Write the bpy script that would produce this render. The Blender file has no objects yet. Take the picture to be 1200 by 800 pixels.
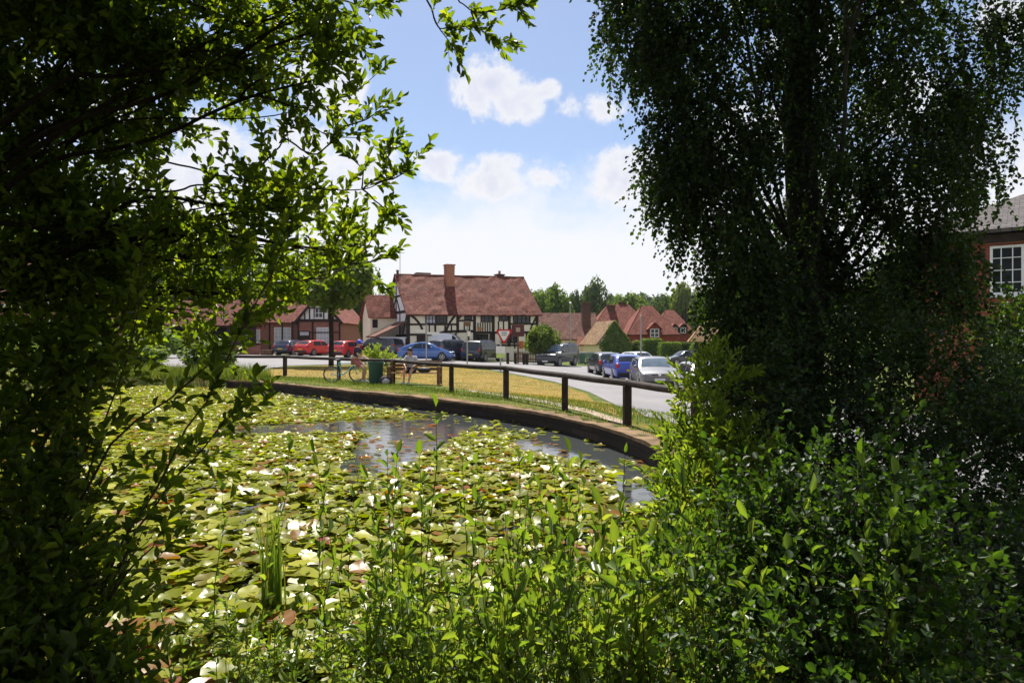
import bpy, bmesh, math, random
import numpy as np
from mathutils import Vector, Matrix, Euler
random.seed(7); RNG = np.random.default_rng(11)
SC = bpy.context.scene; COL = SC.collection
R = math.radians; PI = math.pi
CAMZ = 2.0; F = 800.0                                   # eye height; focal length in pixels of a 1200 px wide frame

# ---------------------------------------------------------------- objects
def tag(o, label=None, cat=None, group=None, kind=None):
    if label: o['label'] = label
    if cat: o['category'] = cat
    if group: o['group'] = group
    if kind: o['kind'] = kind
    return o
def link(o, parent=None):
    COL.objects.link(o)
    if parent is not None: o.parent = parent
    return o
def thing(name, label, cat, loc=(0,0,0), rz=0.0, group=None):
    o = link(bpy.data.objects.new(name, None)); o.location = loc; o.rotation_euler = (0,0,rz)
    o.empty_display_size = .2
    return tag(o, label, cat, group)
def copy_tree(o, parent=None):
    c = o.copy(); link(c)
    if parent is not None: c.parent = parent
    for ch in list(o.children): copy_tree(ch, c)
    return c

class MB:
    """collects shapes, builds ONE mesh object"""
    def __init__(s): s.v=[]; s.f=[]; s.M=Matrix.Identity(4)
    def add(s, vs, fs, M=None):
        b=len(s.v); T = s.M if M is None else s.M@M
        s.v += [tuple(T@Vector(p)) for p in vs]; s.f += [tuple(i+b for i in q) for q in fs]; return s
    def box(s, c, d, rot=None, bev=0.0):
        x,y,z=[k/2 for k in d]
        M=Matrix.Translation(c)
        if rot is not None: M=M@Euler(rot).to_matrix().to_4x4()
        if bev<=0:
            vs=[(-x,-y,-z),(x,-y,-z),(x,y,-z),(-x,y,-z),(-x,-y,z),(x,-y,z),(x,y,z),(-x,y,z)]
            fs=[(0,3,2,1),(4,5,6,7),(0,1,5,4),(1,2,6,5),(2,3,7,6),(3,0,4,7)]
            return s.add(vs,fs,M)
        bm=bmesh.new(); bmesh.ops.create_cube(bm,size=1)
        for v in bm.verts: v.co=Vector((v.co.x*d[0],v.co.y*d[1],v.co.z*d[2]))
        bmesh.ops.bevel(bm,geom=bm.edges[:],offset=bev,segments=2,affect='EDGES',profile=.5)
        bm.verts.index_update()
        vs=[v.co[:] for v in bm.verts]; fs=[[v.index for v in q.verts] for q in bm.faces]; bm.free()
        return s.add(vs,fs,M)
    def beam(s, a, b, w, t, up=(0,0,1)):
        a=Vector(a); b=Vector(b); d=b-a; L=d.length; d.normalize(); u=Vector(up)
        sd=d.cross(u)
        if sd.length<1e-4: sd=d.cross(Vector((1,0,0)))
        sd.normalize(); u=sd.cross(d)
        M=Matrix((d,sd,u)).transposed().to_4x4(); M.translation=(a+b)/2
        x,y,z=L/2,w/2,t/2
        vs=[(-x,-y,-z),(x,-y,-z),(x,y,-z),(-x,y,-z),(-x,-y,z),(x,-y,z),(x,y,z),(-x,y,z)]
        return s.add(vs,[(0,3,2,1),(4,5,6,7),(0,1,5,4),(1,2,6,5),(2,3,7,6),(3,0,4,7)],M)
    def tube(s, pts, rad, n=8, cap=True):
        pts=[Vector(p) for p in pts]
        if not hasattr(rad,'__len__'): rad=[rad]*len(pts)
        vs=[]; fs=[]; ref=None
        for i,p in enumerate(pts):
            d=(pts[min(i+1,len(pts)-1)]-pts[max(i-1,0)])
            if d.length<1e-9: d=Vector((0,0,1))
            d.normalize()
            if ref is None: ref=d.orthogonal().normalized()
            ref=(ref-d*ref.dot(d))
            if ref.length<1e-6: ref=d.orthogonal()
            ref.normalize(); q=d.cross(ref)
            for k in range(n):
                a=2*PI*k/n; vs.append(p+(ref*math.cos(a)+q*math.sin(a))*rad[i])
        for i in range(len(pts)-1):
            for k in range(n):
                fs.append((i*n+k,i*n+(k+1)%n,(i+1)*n+(k+1)%n,(i+1)*n+k))
        if cap: fs+= [tuple(range(n-1,-1,-1)), tuple((len(pts)-1)*n+k for k in range(n))]
        return s.add(vs,fs)
    def lathe(s, prof, n=16, M=None):
        vs=[]; fs=[]
        for r,z in prof:
            for k in range(n): vs.append((r*math.cos(2*PI*k/n), r*math.sin(2*PI*k/n), z))
        for i in range(len(prof)-1):
            for k in range(n): fs.append((i*n+k,i*n+(k+1)%n,(i+1)*n+(k+1)%n,(i+1)*n+k))
        fs+=[tuple(range(n-1,-1,-1)), tuple((len(prof)-1)*n+k for k in range(n))]
        return s.add(vs,fs,M)
    def prism(s, poly, z0, z1, M=None):
        n=len(poly)
        vs=[(p[0],p[1],z0) for p in poly]+[(p[0],p[1],z1) for p in poly]
        fs=[tuple(range(n-1,-1,-1)),tuple(range(n,2*n))]+[(i,(i+1)%n,n+(i+1)%n,n+i) for i in range(n)]
        return s.add(vs,fs,M)
    def ell(s, c, r, n=12, m=8, M=None):
        vs=[];fs=[]
        for i in range(m+1):
            th=PI*(i/m)*.998+.003
            for k in range(n):
                a=2*PI*k/n; vs.append((c[0]+r[0]*math.sin(th)*math.cos(a),c[1]+r[1]*math.sin(th)*math.sin(a),c[2]+r[2]*math.cos(th)))
        for i in range(m):
            for k in range(n): fs.append((i*n+k,(i+1)*n+k,(i+1)*n+(k+1)%n,i*n+(k+1)%n))
        return s.add(vs,fs,M)
    def torus(s, c, Rr, r, axis='y', n=24, m=6, M=None):
        vs=[];fs=[]
        for i in range(n):
            a=2*PI*i/n
            for k in range(m):
                b=2*PI*k/m; q=Rr+r*math.cos(b); h=r*math.sin(b)
                p={'y':(q*math.cos(a),h,q*math.sin(a)),'z':(q*math.cos(a),q*math.sin(a),h),'x':(h,q*math.cos(a),q*math.sin(a))}[axis]
                vs.append((c[0]+p[0],c[1]+p[1],c[2]+p[2]))
        for i in range(n):
            for k in range(m): fs.append((i*m+k,((i+1)%n)*m+k,((i+1)%n)*m+(k+1)%m,i*m+(k+1)%m))
        return s.add(vs,fs,M)
    def build(s, name, mat, parent=None, smooth=False, ang=35):
        me=bpy.data.meshes.new(name); me.from_pydata(s.v,[],s.f)
        bm=bmesh.new(); bm.from_mesh(me); bmesh.ops.recalc_face_normals(bm,faces=bm.faces[:]); bm.to_mesh(me); bm.free()
        face_uv(me)
        if smooth:
            me.polygons.foreach_set('use_smooth',[True]*len(me.polygons)); me.set_sharp_from_angle(angle=R(ang))
        if mat: me.materials.append(mat)
        me.update()
        return link(bpy.data.objects.new(name,me),parent)

def face_uv(me):
    """metre-true face UVs: u level along the face, v up the face"""
    if not me.polygons: return
    uv=me.uv_layers.new(name='UVMap'); d=uv.data
    for p in me.polygons:
        n=p.normal
        t=Vector((0,0,1)).cross(n)
        if t.length<.05: t=Vector((1,0,0))
        t.normalize(); b=n.cross(t)
        for li in p.loop_indices:
            c=me.vertices[me.loops[li].vertex_index].co
            d[li].uv=(c.dot(t),c.dot(b))

# ---------------------------------------------------------------- materials
def newmat(name):
    m=bpy.data.materials.new(name); m.use_nodes=True; nt=m.node_tree
    return m,nt,nt.nodes['Principled BSDF']
def node(nt,t,**kw):
    n=nt.nodes.new(t)
    for k,v in kw.items():
        if hasattr(n,k): setattr(n,k,v)
        else: n.inputs[k].default_value=v
    return n
def c4(c): return (c[0],c[1],c[2],1)
def ramp(nt, fac, stops):
    r=nt.nodes.new('ShaderNodeValToRGB'); el=r.color_ramp.elements
    while len(el)<len(stops): el.new(.5)
    for e,(p,c) in zip(el,stops): e.position=p; e.color=c4(c)
    nt.links.new(fac,r.inputs[0]); return r.outputs[0]
def mixc(nt, fac, a, b, typ='MIX'):
    m=nt.nodes.new('ShaderNodeMix'); m.data_type='RGBA'; m.blend_type=typ
    for sock,val in ((0,fac),(6,a),(7,b)):
        if isinstance(val,bpy.types.NodeSocket): nt.links.new(val,m.inputs[sock])
        elif isinstance(val,(int,float)): m.inputs[sock].default_value=val
        else: m.inputs[sock].default_value=c4(val)
    return m.outputs[2]
def noise(nt, scale, detail=4, rough=.55, vec=None, dist=0.0):
    n=nt.nodes.new('ShaderNodeTexNoise'); n.inputs['Scale'].default_value=scale; n.inputs['Detail'].default_value=detail
    n.inputs['Roughness'].default_value=rough; n.inputs['Distortion'].default_value=dist
    if vec is None:
        tc=nt.nodes.get('TC') or nt.nodes.new('ShaderNodeTexCoord'); tc.name='TC'; vec=tc.outputs['Object']
    nt.links.new(vec,n.inputs['Vector']); return n.outputs['Fac']
def bump(nt,b,h,strength=.3,dist=.02):
    n=nt.nodes.new('ShaderNodeBump'); n.inputs['Strength'].default_value=strength; n.inputs['Distance'].default_value=dist
    nt.links.new(h,n.inputs['Height']); nt.links.new(n.outputs[0],b.inputs['Normal'])
def plain(name,c1,c2=None,scale=6,rough=.6,spec=.4,bmp=0,metal=0,coat=0,bscale=None):
    m,nt,b=newmat(name)
    b.inputs['Roughness'].default_value=rough; b.inputs['Metallic'].default_value=metal; b.inputs['Specular IOR Level'].default_value=spec
    if coat: b.inputs['Coat Weight'].default_value=coat; b.inputs['Coat Roughness'].default_value=.04
    if c2 is None: c2=tuple(k*.82 for k in c1)
    f=noise(nt,scale,5,.6)
    col=ramp(nt,f,[(.32,c1),(.68,c2)]); nt.links.new(col,b.inputs['Base Color'])
    if bmp: bump(nt,b,noise(nt,bscale or scale*6,4,.65),bmp,.02)
    return m
def tiles(name, cols, row=.16, w=.2, mortar=(.02,.012,.01), rough=.85, ms=.012, big=.35, lichen=None, bstr=.5):
    """rows of clay tiles / courses of brick, by face UV"""
    m,nt,b=newmat(name)
    tc=nt.nodes.new('ShaderNodeTexCoord'); uv=tc.outputs['UV']
    br=nt.nodes.new('ShaderNodeTexBrick'); nt.links.new(uv,br.inputs['Vector'])
    br.inputs['Scale'].default_value=1; br.inputs['Brick Width'].default_value=w; br.inputs['Row Height'].default_value=row
    br.inputs['Mortar Size'].default_value=ms; br.inputs['Mortar Smooth'].default_value=.3; br.inputs['Bias'].default_value=0
    br.inputs['Color1'].default_value=(0,0,0,1); br.inputs['Color2'].default_value=(1,1,1,1); br.inputs['Mortar'].default_value=(.5,.5,.5,1)
    f1=noise(nt,big,4,.6,uv); f2=noise(nt,3.1,5,.7,uv)
    a=nt.nodes.new('ShaderNodeMath'); a.operation='MULTIPLY_ADD'; nt.links.new(br.outputs['Color'],a.inputs[0]); a.inputs[1].default_value=.42
    a2=nt.nodes.new('ShaderNodeMath'); a2.operation='MULTIPLY_ADD'; nt.links.new(f2,a2.inputs[0]); a2.inputs[1].default_value=.55
    s=nt.nodes.new('ShaderNodeMath'); s.operation='MULTIPLY_ADD'; nt.links.new(f1,s.inputs[0]); s.inputs[1].default_value=.5; s.inputs[2].default_value=-.22
    nt.links.new(s.outputs[0],a2.inputs[2]); nt.links.new(a2.outputs[0],a.inputs[2])
    col=ramp(nt,a.outputs[0],[(.12,cols[0]),(.5,cols[1]),(.88,cols[2])])
    if lichen:
        fl=noise(nt,1.7,6,.75,uv); g=ramp(nt,fl,[(.56,(0,0,0)),(.72,(1,1,1))]); col=mixc(nt,g,col,lichen)
    col=mixc(nt,br.outputs['Fac'],col,mortar)
    nt.links.new(col,b.inputs['Base Color']); b.inputs['Roughness'].default_value=rough; b.inputs['Specular IOR Level'].default_value=.25
    iv=nt.nodes.new('ShaderNodeMath'); iv.operation='SUBTRACT'; iv.inputs[0].default_value=1; nt.links.new(br.outputs['Fac'],iv.inputs[1])
    ad=nt.nodes.new('ShaderNodeMath'); ad.operation='MULTIPLY_ADD'; nt.links.new(f2,ad.inputs[0]); ad.inputs[1].default_value=.9; nt.links.new(iv.outputs[0],ad.inputs[2])
    bump(nt,b,ad.outputs[0],bstr,.03)
    return m
def leafmat(name, stops, transl=.35, tcol=None, rough=.42, spec=.35):
    m,nt,b=newmat(name)
    at=nt.nodes.new('ShaderNodeAttribute'); at.attribute_name='tint'
    col=ramp(nt,at.outputs['Fac'],stops)
    nt.links.new(col,b.inputs['Base Color']); b.inputs['Roughness'].default_value=rough; b.inputs['Specular IOR Level'].default_value=spec
    tr=nt.nodes.new('ShaderNodeBsdfTranslucent')
    tc=mixc(nt,1.0,col,tcol or (2.1,1.9,.7),'MULTIPLY'); nt.links.new(tc,tr.inputs['Color'])
    mx=nt.nodes.new('ShaderNodeMixShader'); mx.inputs[0].default_value=transl
    nt.links.new(b.outputs[0],mx.inputs[1]); nt.links.new(tr.outputs[0],mx.inputs[2])
    out=[n for n in nt.nodes if n.type=='OUTPUT_MATERIAL'][0]
    nt.links.new(mx.outputs[0],out.inputs[0]); return m
def paint(name,c,rough=.3,coat=1.0,metal=0.0):
    m,nt,b=newmat(name); b.inputs['Base Color'].default_value=c4(c); b.inputs['Roughness'].default_value=rough; b.inputs['Metallic'].default_value=metal
    b.inputs['Coat Weight'].default_value=coat; b.inputs['Coat Roughness'].default_value=.05
    f=noise(nt,2.2,4,.6); nt.links.new(ramp(nt,f,[(.3,tuple(k*.9 for k in c)),(.7,tuple(min(1,k*1.06+.004) for k in c))]),b.inputs['Base Color'])
    return m
def glassm(name,c=(.02,.025,.03),rough=.05):
    m,nt,b=newmat(name); b.inputs['Roughness'].default_value=rough; b.inputs['Specular IOR Level'].default_value=.42
    f=noise(nt,1.3,3,.5); nt.links.new(ramp(nt,f,[(.3,c),(.75,tuple(k*1.8+.005 for k in c))]),b.inputs['Base Color'])
    return m

MAT={}
MAT['timber']=plain('aged_oak',(.022,.016,.013),(.05,.036,.028),5,.8,.2,.3)
MAT['cream']=plain('cream_plaster',(.88,.80,.62),(.80,.71,.54),.9,.9,.2,.15,bscale=9)
MAT['white_render']=plain('white_render',(.82,.81,.82),(.7,.69,.7),.8,.9,.2,.15,bscale=9)
MAT['tile_red']=tiles('red_clay_tiles',[(.045,.013,.009),(.15,.036,.022),(.30,.10,.055)],.17,.19,lichen=(.22,.13,.075))
MAT['tile_brown']=tiles('brown_clay_tiles',[(.06,.026,.02),(.15,.058,.04),(.27,.13,.085)],.17,.19,lichen=(.3,.22,.13))
MAT['tile_bright']=tiles('orange_red_tiles',[(.08,.021,.014),(.19,.046,.028),(.32,.105,.06)],.17,.19)
MAT['tile_tan']=tiles('tan_clay_tiles',[(.10,.055,.03),(.24,.14,.07),(.36,.23,.12)],.17,.19,lichen=(.25,.2,.09))
MAT['slate']=tiles('grey_slates',[(.05,.045,.045),(.09,.08,.08),(.14,.12,.12)],.2,.3)
MAT['tile_hung']=tiles('tile_hung_wall',[(.2,.035,.022),(.33,.06,.036),(.42,.1,.06)],.15,.18)
MAT['brick']=tiles('red_brick',[(.12,.03,.022),(.27,.065,.042),(.36,.12,.08)],.075,.225,mortar=(.3,.24,.2),ms=.01,bstr=.3)
MAT['brick_orange']=tiles('orange_brick',[(.24,.065,.03),(.42,.13,.055),(.5,.2,.1)],.075,.225,mortar=(.32,.25,.2),ms=.01,bstr=.3)
MAT['brick_red']=tiles('warm_red_brick',[(.13,.026,.014),(.25,.05,.025),(.32,.08,.04)],.075,.225,mortar=(.2,.13,.09),ms=.008,bstr=.3)
MAT['brick_dark']=tiles('sooty_brick',[(.035,.018,.014),(.09,.035,.025),(.15,.065,.045)],.075,.225,mortar=(.1,.08,.07),ms=.01,bstr=.3)
MAT['wall_stone']=tiles('wet_pond_wall',[(.008,.006,.005),(.024,.016,.011),(.06,.038,.024)],.16,.4,mortar=(.014,.011,.009),ms=.02,big=1.6,bstr=1.0,lichen=(.03,.03,.012))
MAT['thatch']=plain('brown_thatch',(.2,.13,.07),(.34,.23,.12),7,.95,.1,.6)
MAT['white']=plain('white_gloss',(.8,.8,.79),(.7,.7,.69),3,.4)
MAT['black']=plain('black_stain',(.018,.012,.009),(.05,.034,.026),4,.75,.25,.3)
MAT['rubber']=plain('tyre_rubber',(.015,.015,.015),(.025,.025,.025),9,.8)
MAT['rim']=plain('alloy_rim',(.5,.5,.52),(.38,.38,.4),8,.3,.5,0,.8)
MAT['plastic']=plain('black_plastic',(.02,.02,.021),(.032,.032,.034),7,.5)
MAT['chrome']=plain('bright_metal',(.7,.7,.72),(.6,.6,.62),5,.15,.5,0,1)
MAT['carglass']=glassm('car_glass',(.02,.025,.032),.03)
MAT['sky_painted_glass']=glassm('sky_painted_windscreen',(.09,.12,.15),.03)  # car glass with bright sky reflection painted in as a paler base colour
MAT['pane']=glassm('window_glass',(.015,.018,.022),.06)
MAT['curtain']=plain('net_curtain',(.62,.62,.66),(.42,.42,.46),14,.9)
MAT['redlamp']=plain('red_lens',(.5,.02,.015),(.36,.015,.01),9,.2,.6)
MAT['amber']=plain('amber_lens',(.7,.25,.03),None,9,.2,.6)
MAT['clearlamp']=plain('clear_lens',(.62,.64,.66),(.4,.42,.45),14,.12,.6)
MAT['plate_w']=plain('white_plate',(.75,.75,.72),None,9,.4)
MAT['plate_y']=plain('yellow_plate',(.72,.52,.04),None,9,.4)
MAT['galv']=plain('galvanised_steel',(.42,.42,.43),(.3,.3,.31),6,.45,.5,.1,.6)
m,nt,b=newmat('pale_asphalt'); f=noise(nt,.35,6,.65); g=noise(nt,38,3,.7); h=noise(nt,1.6,5,.6,None,1.2)
col=mixc(nt,ramp(nt,g,[(.3,(0,0,0)),(.7,(1,1,1))]),(.13,.125,.13),(.20,.19,.198)); col=mixc(nt,ramp(nt,f,[(.38,(0,0,0)),(.62,(.55,.55,.55))]),col,(.235,.22,.215)); col=mixc(nt,ramp(nt,h,[(.60,(0,0,0)),(.68,(.45,.45,.45))]),col,(.10,.097,.10))
nt.links.new(col,b.inputs['Base Color']); b.inputs['Roughness'].default_value=.85; b.inputs['Specular IOR Level'].default_value=.3; bump(nt,b,g,.35,.02); MAT['asphalt']=m
MAT['bark']=plain('dark_bark',(.014,.010,.008),(.04,.03,.023),9,.95,.1,.9,bscale=30)
MAT['twig']=plain('twig_bark',(.035,.022,.018),(.07,.045,.035),12,.8,.2)
MAT['stem']=plain('green_stem',(.05,.07,.02),(.1,.06,.03),10,.7,.2)
MAT['skin']=plain('skin',(.55,.32,.23),(.46,.26,.18),8,.55,.35)
MAT['hair']=plain('dark_hair',(.02,.013,.01),(.035,.022,.015),30,.6)
MAT['bench']=plain('weathered_wood',(.2,.105,.055),(.11,.058,.033),6,.75,.25,.3)
# ---------------------------------------------------------------- ground shape
def smooth(a,b,x):
    t=np.clip((np.asarray(x,float)-a)/(b-a),0,1); return t*t*(3-2*t)
_gx=np.arange(-80,80.01,.25)
_gy=np.interp(_gx,[-80,-30,-18,-6.2,-1,4,7,12,30,80],[.9,.75,.63,.45,.2,-.05,-.3,-.42,-.45,-.4])
_k=np.exp(-.5*(np.arange(-24,25)/8.)**2); _k/=_k.sum()
_gy=np.convolve(np.pad(_gy,24,'edge'),_k,'valid')
def rlevel(x): return np.interp(x,_gx,_gy)
POND=[(-10.6,28.6),(-9.2,27.4),(-7.4,25.5),(-5.6,23.4),(-3.9,21.7),(-2.1,19.9),(-.6,18.1),(.75,16.1),(1.5,14.5),(2.05,12.9),(2.35,11.5),(2.45,10.2),(2.35,8.8),
      (2.15,7.2),(2.0,5.2),(1.7,3.9),(.6,3.45),(-1.6,3.4),(-3.2,3.9),(-6,5.6),(-10,9),(-15,14),(-19,20),(-20,26),(-18,30.5),(-15.5,31),(-13.6,30.1),(-12.2,29.4)]
NWALL=13
PO=np.array(POND)
def pond_dist(x,y):
    """signed distance to the pond edge, positive outside"""
    x=np.asarray(x,float); y=np.asarray(y,float)
    best=np.full(x.shape,1e9); ins=np.zeros(x.shape,bool)
    n=len(PO)
    for i in range(n):
        a=PO[i]; b=PO[(i+1)%n]; e=b-a
        t=np.clip(((x-a[0])*e[0]+(y-a[1])*e[1])/(e@e),0,1)
        d=np.hypot(x-a[0]-t*e[0],y-a[1]-t*e[1]); best=np.minimum(best,d)
        c=((a[1]>y)!=(b[1]>y)); 
        with np.errstate(divide='ignore',invalid='ignore'):
            xi=(b[0]-a[0])*(y-a[1])/(b[1]-a[1])+a[0]
        ins^= c&(x<xi)
    return np.where(ins,-best,best)
WATER=-.03
def dryground(x,y,pd=None):
    x=np.asarray(x,float); y=np.asarray(y,float)
    if pd is None: pd=pond_dist(x,y)
    r=rlevel(x); B=1-smooth(1.8,5.5,pd)
    z=r+(.34+.02*np.sin(x*1.3)-r)*B
    z=z+17*smooth(130,520,y)+2.5*smooth(115,200,y)*smooth(10,60,x)+6*smooth(40,200,np.abs(x))*smooth(60,200,y)
    return z
def ground(x,y):
    return float(dryground(np.array([x]),np.array([y]))[0])
def W(px,py,d): return Vector(((px-600)/F*d, d, CAMZ-(py-400)/F*d))
def G(px,py,lift=0):
    """where the sight line through a pixel of the photo meets the ground"""
    prev=None
    for d in np.arange(4,140,.1):
        p=W(px,py,d); h=p.z-ground(p.x,p.y)
        if h<0: return Vector((p.x,p.y,ground(p.x,p.y)+lift))
    return p
def lines(spec):
    out=[]
    for a,b,s in spec: out+=list(np.arange(a,b-1e-6,s))
    return np.array(out+[spec[-1][1]])
GX=lines([(-900,-100,100),(-100,-40,10),(-40,-22,2),(-22,-14,.5),(-14,4,.25),(4,12,.5),(12,30,1.5),(30,60,5),(60,100,10),(100,900,100)])
GY=lines([(-60,-10,10),(-10,0,1),(0,3,.5),(3,32,.25),(32,50,.75),(50,80,2.5),(80,140,10),(140,560,20),(560,1400,140)])
XX,YY=np.meshgrid(GX,GY); PD=pond_dist(XX,YY); ZG=dryground(XX,YY,PD)
ZT=np.where(PD<0,-1.0,ZG)
near=(PD>=0)&(YY<9)&(YY>-3); ZT=np.where(near,ZT-.3*(1-smooth(0,1.0,PD)),ZT)
def build_ground(mat):
    ny,nx=XX.shape
    v=np.stack([XX,YY,ZT],-1).reshape(-1,3)
    i=np.arange(ny*nx).reshape(ny,nx); f=np.stack([i[:-1,:-1],i[:-1,1:],i[1:,1:],i[1:,:-1]],-1).reshape(-1,4)
    me=bpy.data.meshes.new('ground'); me.from_pydata(v.tolist(),[],f.tolist()); me.materials.append(mat)
    me.polygons.foreach_set('use_smooth',[True]*len(f))
    o=link(bpy.data.objects.new('ground',me)); o['kind']='structure'; return o
def clipcell(poly,x0,x1,y0,y1):
    for ax,lim,sg in ((0,x0,1),(0,x1,-1),(1,y0,1),(1,y1,-1)):
        out=[]; n=len(poly)
        for i in range(n):
            a=poly[i]; b=poly[(i+1)%n]; da=(a[ax]-lim)*sg; db=(b[ax]-lim)*sg
            if da>=0: out.append(a)
            if (da>=0)!=(db>=0):
                t=da/(da-db); out.append((a[0]+(b[0]-a[0])*t,a[1]+(b[1]-a[1])*t))
        poly=out
        if len(poly)<3: return []
    return poly
def drape(name,poly,lift,mat,kind='structure'):
    """a sheet laid on the ground, cut along the ground's own grid"""
    px=[p[0] for p in poly]; py=[p[1] for p in poly]
    ix=[i for i in range(len(GX)-1) if GX[i+1]>min(px) and GX[i]<max(px)]
    iy=[i for i in range(len(GY)-1) if GY[i+1]>min(py) and GY[i]<max(py)]
    V={}; vs=[]; fs=[]
    for j in iy:
        row=clipcell([tuple(p) for p in poly],-1e5,1e5,GY[j],GY[j+1])
        if not row: continue
        rx=[p[0] for p in row]
        for i in ix:
            if GX[i+1]<min(rx) or GX[i]>max(rx): continue
            c=clipcell(row,GX[i],GX[i+1],GY[j],GY[j+1])
            if len(c)<3: continue
            ids=[]
            for p in c:
                k=(round(p[0],4),round(p[1],4))
                if k not in V:
                    tx=(p[0]-GX[i])/(GX[i+1]-GX[i]); ty=(p[1]-GY[j])/(GY[j+1]-GY[j])
                    z=(ZG[j,i]*(1-tx)+ZG[j,i+1]*tx)*(1-ty)+(ZG[j+1,i]*(1-tx)+ZG[j+1,i+1]*tx)*ty
                    V[k]=len(vs); vs.append((p[0],p[1],z+lift))
                if V[k] not in ids: ids.append(V[k])
            if len(ids)>=3: fs.append(ids)
    me=bpy.data.meshes.new(name); me.from_pydata(vs,[],fs); me.materials.append(mat)
    for p in me.polygons: p.use_smooth=True
    o=link(bpy.data.objects.new(name,me)); o['kind']=kind; return o

# ---------------------------------------------------------------- foliage
def unit(a): return a/np.maximum(np.linalg.norm(a,axis=-1,keepdims=True),1e-9)
def rdir(n,rng=RNG): return unit(rng.normal(size=(n,3)))
def raw_mesh(name,verts,quads,mat,parent=None,tint=None,smoothf=False):
    me=bpy.data.meshes.new(name); nv=len(verts); nf=len(quads); k=quads.shape[1]
    me.vertices.add(nv); me.vertices.foreach_set('co',np.asarray(verts,np.float32).ravel())
    me.loops.add(nf*k); me.loops.foreach_set('vertex_index',np.asarray(quads,np.int32).ravel())
    me.polygons.add(nf); me.polygons.foreach_set('loop_start',np.arange(0,nf*k,k,dtype=np.int32))
    if smoothf: me.polygons.foreach_set('use_smooth',np.ones(nf,bool))
    me.update(calc_edges=True)
    if tint is not None:
        at=me.attributes.new('tint','FLOAT','POINT'); at.data.foreach_set('value',np.asarray(tint,np.float32))
    if mat: me.materials.append(mat)
    return link(bpy.data.objects.new(name,me),parent)
def leaf_arrays(P,D,N,L,w=.5,fold=.18,droop=.12):
    D=unit(D); S=unit(np.cross(D,N)); N=np.cross(S,D)
    L=np.broadcast_to(np.asarray(L,float),(len(P),))[:,None]
    wid=L*w*.5
    v=np.stack([P, P+D*L*.32+S*wid*.95+N*L*fold, P+D*L*.68+S*wid*.85+N*L*fold*.9,
                P+D*L-N*L*droop, P+D*L*.68-S*wid*.85+N*L*fold*.9, P+D*L*.32-S*wid*.95+N*L*fold],1)
    b=(np.arange(len(P))*6)[:,None]
    q=np.concatenate([b+np.array([[0,1,2,3]]),b+np.array([[0,3,4,5]])],0)
    return v.reshape(-1,3),q
def leaves(name,P,D,N,L,mat,parent=None,w=.5,fold=.18,droop=.12,tint=None,rng=RNG):
    v,q=leaf_arrays(P,D,N,L,w,fold,droop)
    if tint is None: tint=np.clip(rng.normal(.5,.2,len(P)),0,1)
    return raw_mesh(name,v,q,mat,parent,np.repeat(tint,6))
def twig_leaves(S,D,Ln,n,rng=RNG,ang=(.6,1.2),grav=.15,upw=.7,t0=.08):
    """leaves set spirally along straight-ish twigs -> P, leaf dir, leaf normal"""
    K=len(S); D=unit(D); t=np.linspace(t0,1,n)[None,:]+rng.uniform(-.5,.5,(K,n))/n
    t=np.clip(t,0,1.02)
    P=S[:,None]+D[:,None]*(Ln[:,None]*t)[...,None]; P[...,2]-=grav*Ln[:,None]*t*t
    a=unit(np.cross(D,rdir(K,rng))); b=np.cross(D,a)
    ph=np.arange(n)[None]*2.4+rng.uniform(0,6.28,(K,1))+rng.normal(0,.35,(K,n))
    al=rng.uniform(ang[0],ang[1],(K,n))*np.where(t>.93,.3,1)
    LD=D[:,None]*np.cos(al)[...,None]+(a[:,None]*np.cos(ph)[...,None]+b[:,None]*np.sin(ph)[...,None])*np.sin(al)[...,None]
    LD=LD.reshape(-1,3); LN=np.tile(np.array([0,0,1.]),(len(LD),1))*upw+rng.normal(0,.45,(len(LD),3))
    return P.reshape(-1,3),LD,LN
def twig_tubes(S,D,Ln,r,grav=.15):
    """thin three-sided twigs, arrays only"""
    D=unit(D); K=len(S); a=unit(np.cross(D,np.array([.31,.52,.8]))); b=np.cross(D,a); rings=[]
    for t,rr in ((0,1.),(.5,.75),(1,.35)):
        c=S+D*(Ln*t)[:,None]; c=c.copy(); c[:,2]-=grav*Ln*t*t
        for k in range(3):
            an=2.094*k; rings.append(c+(a*math.cos(an)+b*math.sin(an))*np.broadcast_to(r*rr,(K,))[:,None])
    v=np.stack(rings,1).reshape(-1,3); base=(np.arange(K)*9)[:,None]; q=[]
    for i in range(2):
        for k in range(3): q.append(base+np.array([[i*3+k,i*3+(k+1)%3,(i+1)*3+(k+1)%3,(i+1)*3+k]]))
    return v,np.concatenate(q,0)
def in_ell(n,c,r,rng=RNG,shell=.35):
    u=rdir(n,rng); rad=rng.uniform(shell**3,1,n)**(1/3.)
    return np.asarray(c)+u*rad[:,None]*np.asarray(r), u
def chaikin(pts,k=1):
    for _ in range(k):
        o=[pts[0]]
        for p,q in zip(pts,pts[1:]): o+=[p*.75+q*.25,p*.25+q*.75]
        pts=o+[pts[-1]]
    return pts
def wob(p0,p1,n=5,amt=.06,sag=0.0,rng=RNG):
    p0=np.asarray(p0,float); p1=np.asarray(p1,float); L=np.linalg.norm(p1-p0); out=[]
    for i in range(n+1):
        t=i/n; p=p0+(p1-p0)*t
        if 0<i<n: p=p+rng.normal(0,amt*L,3)*math.sin(PI*t)
        p[2]+=sag*L*math.sin(PI*t); out.append(p)
    return out
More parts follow.
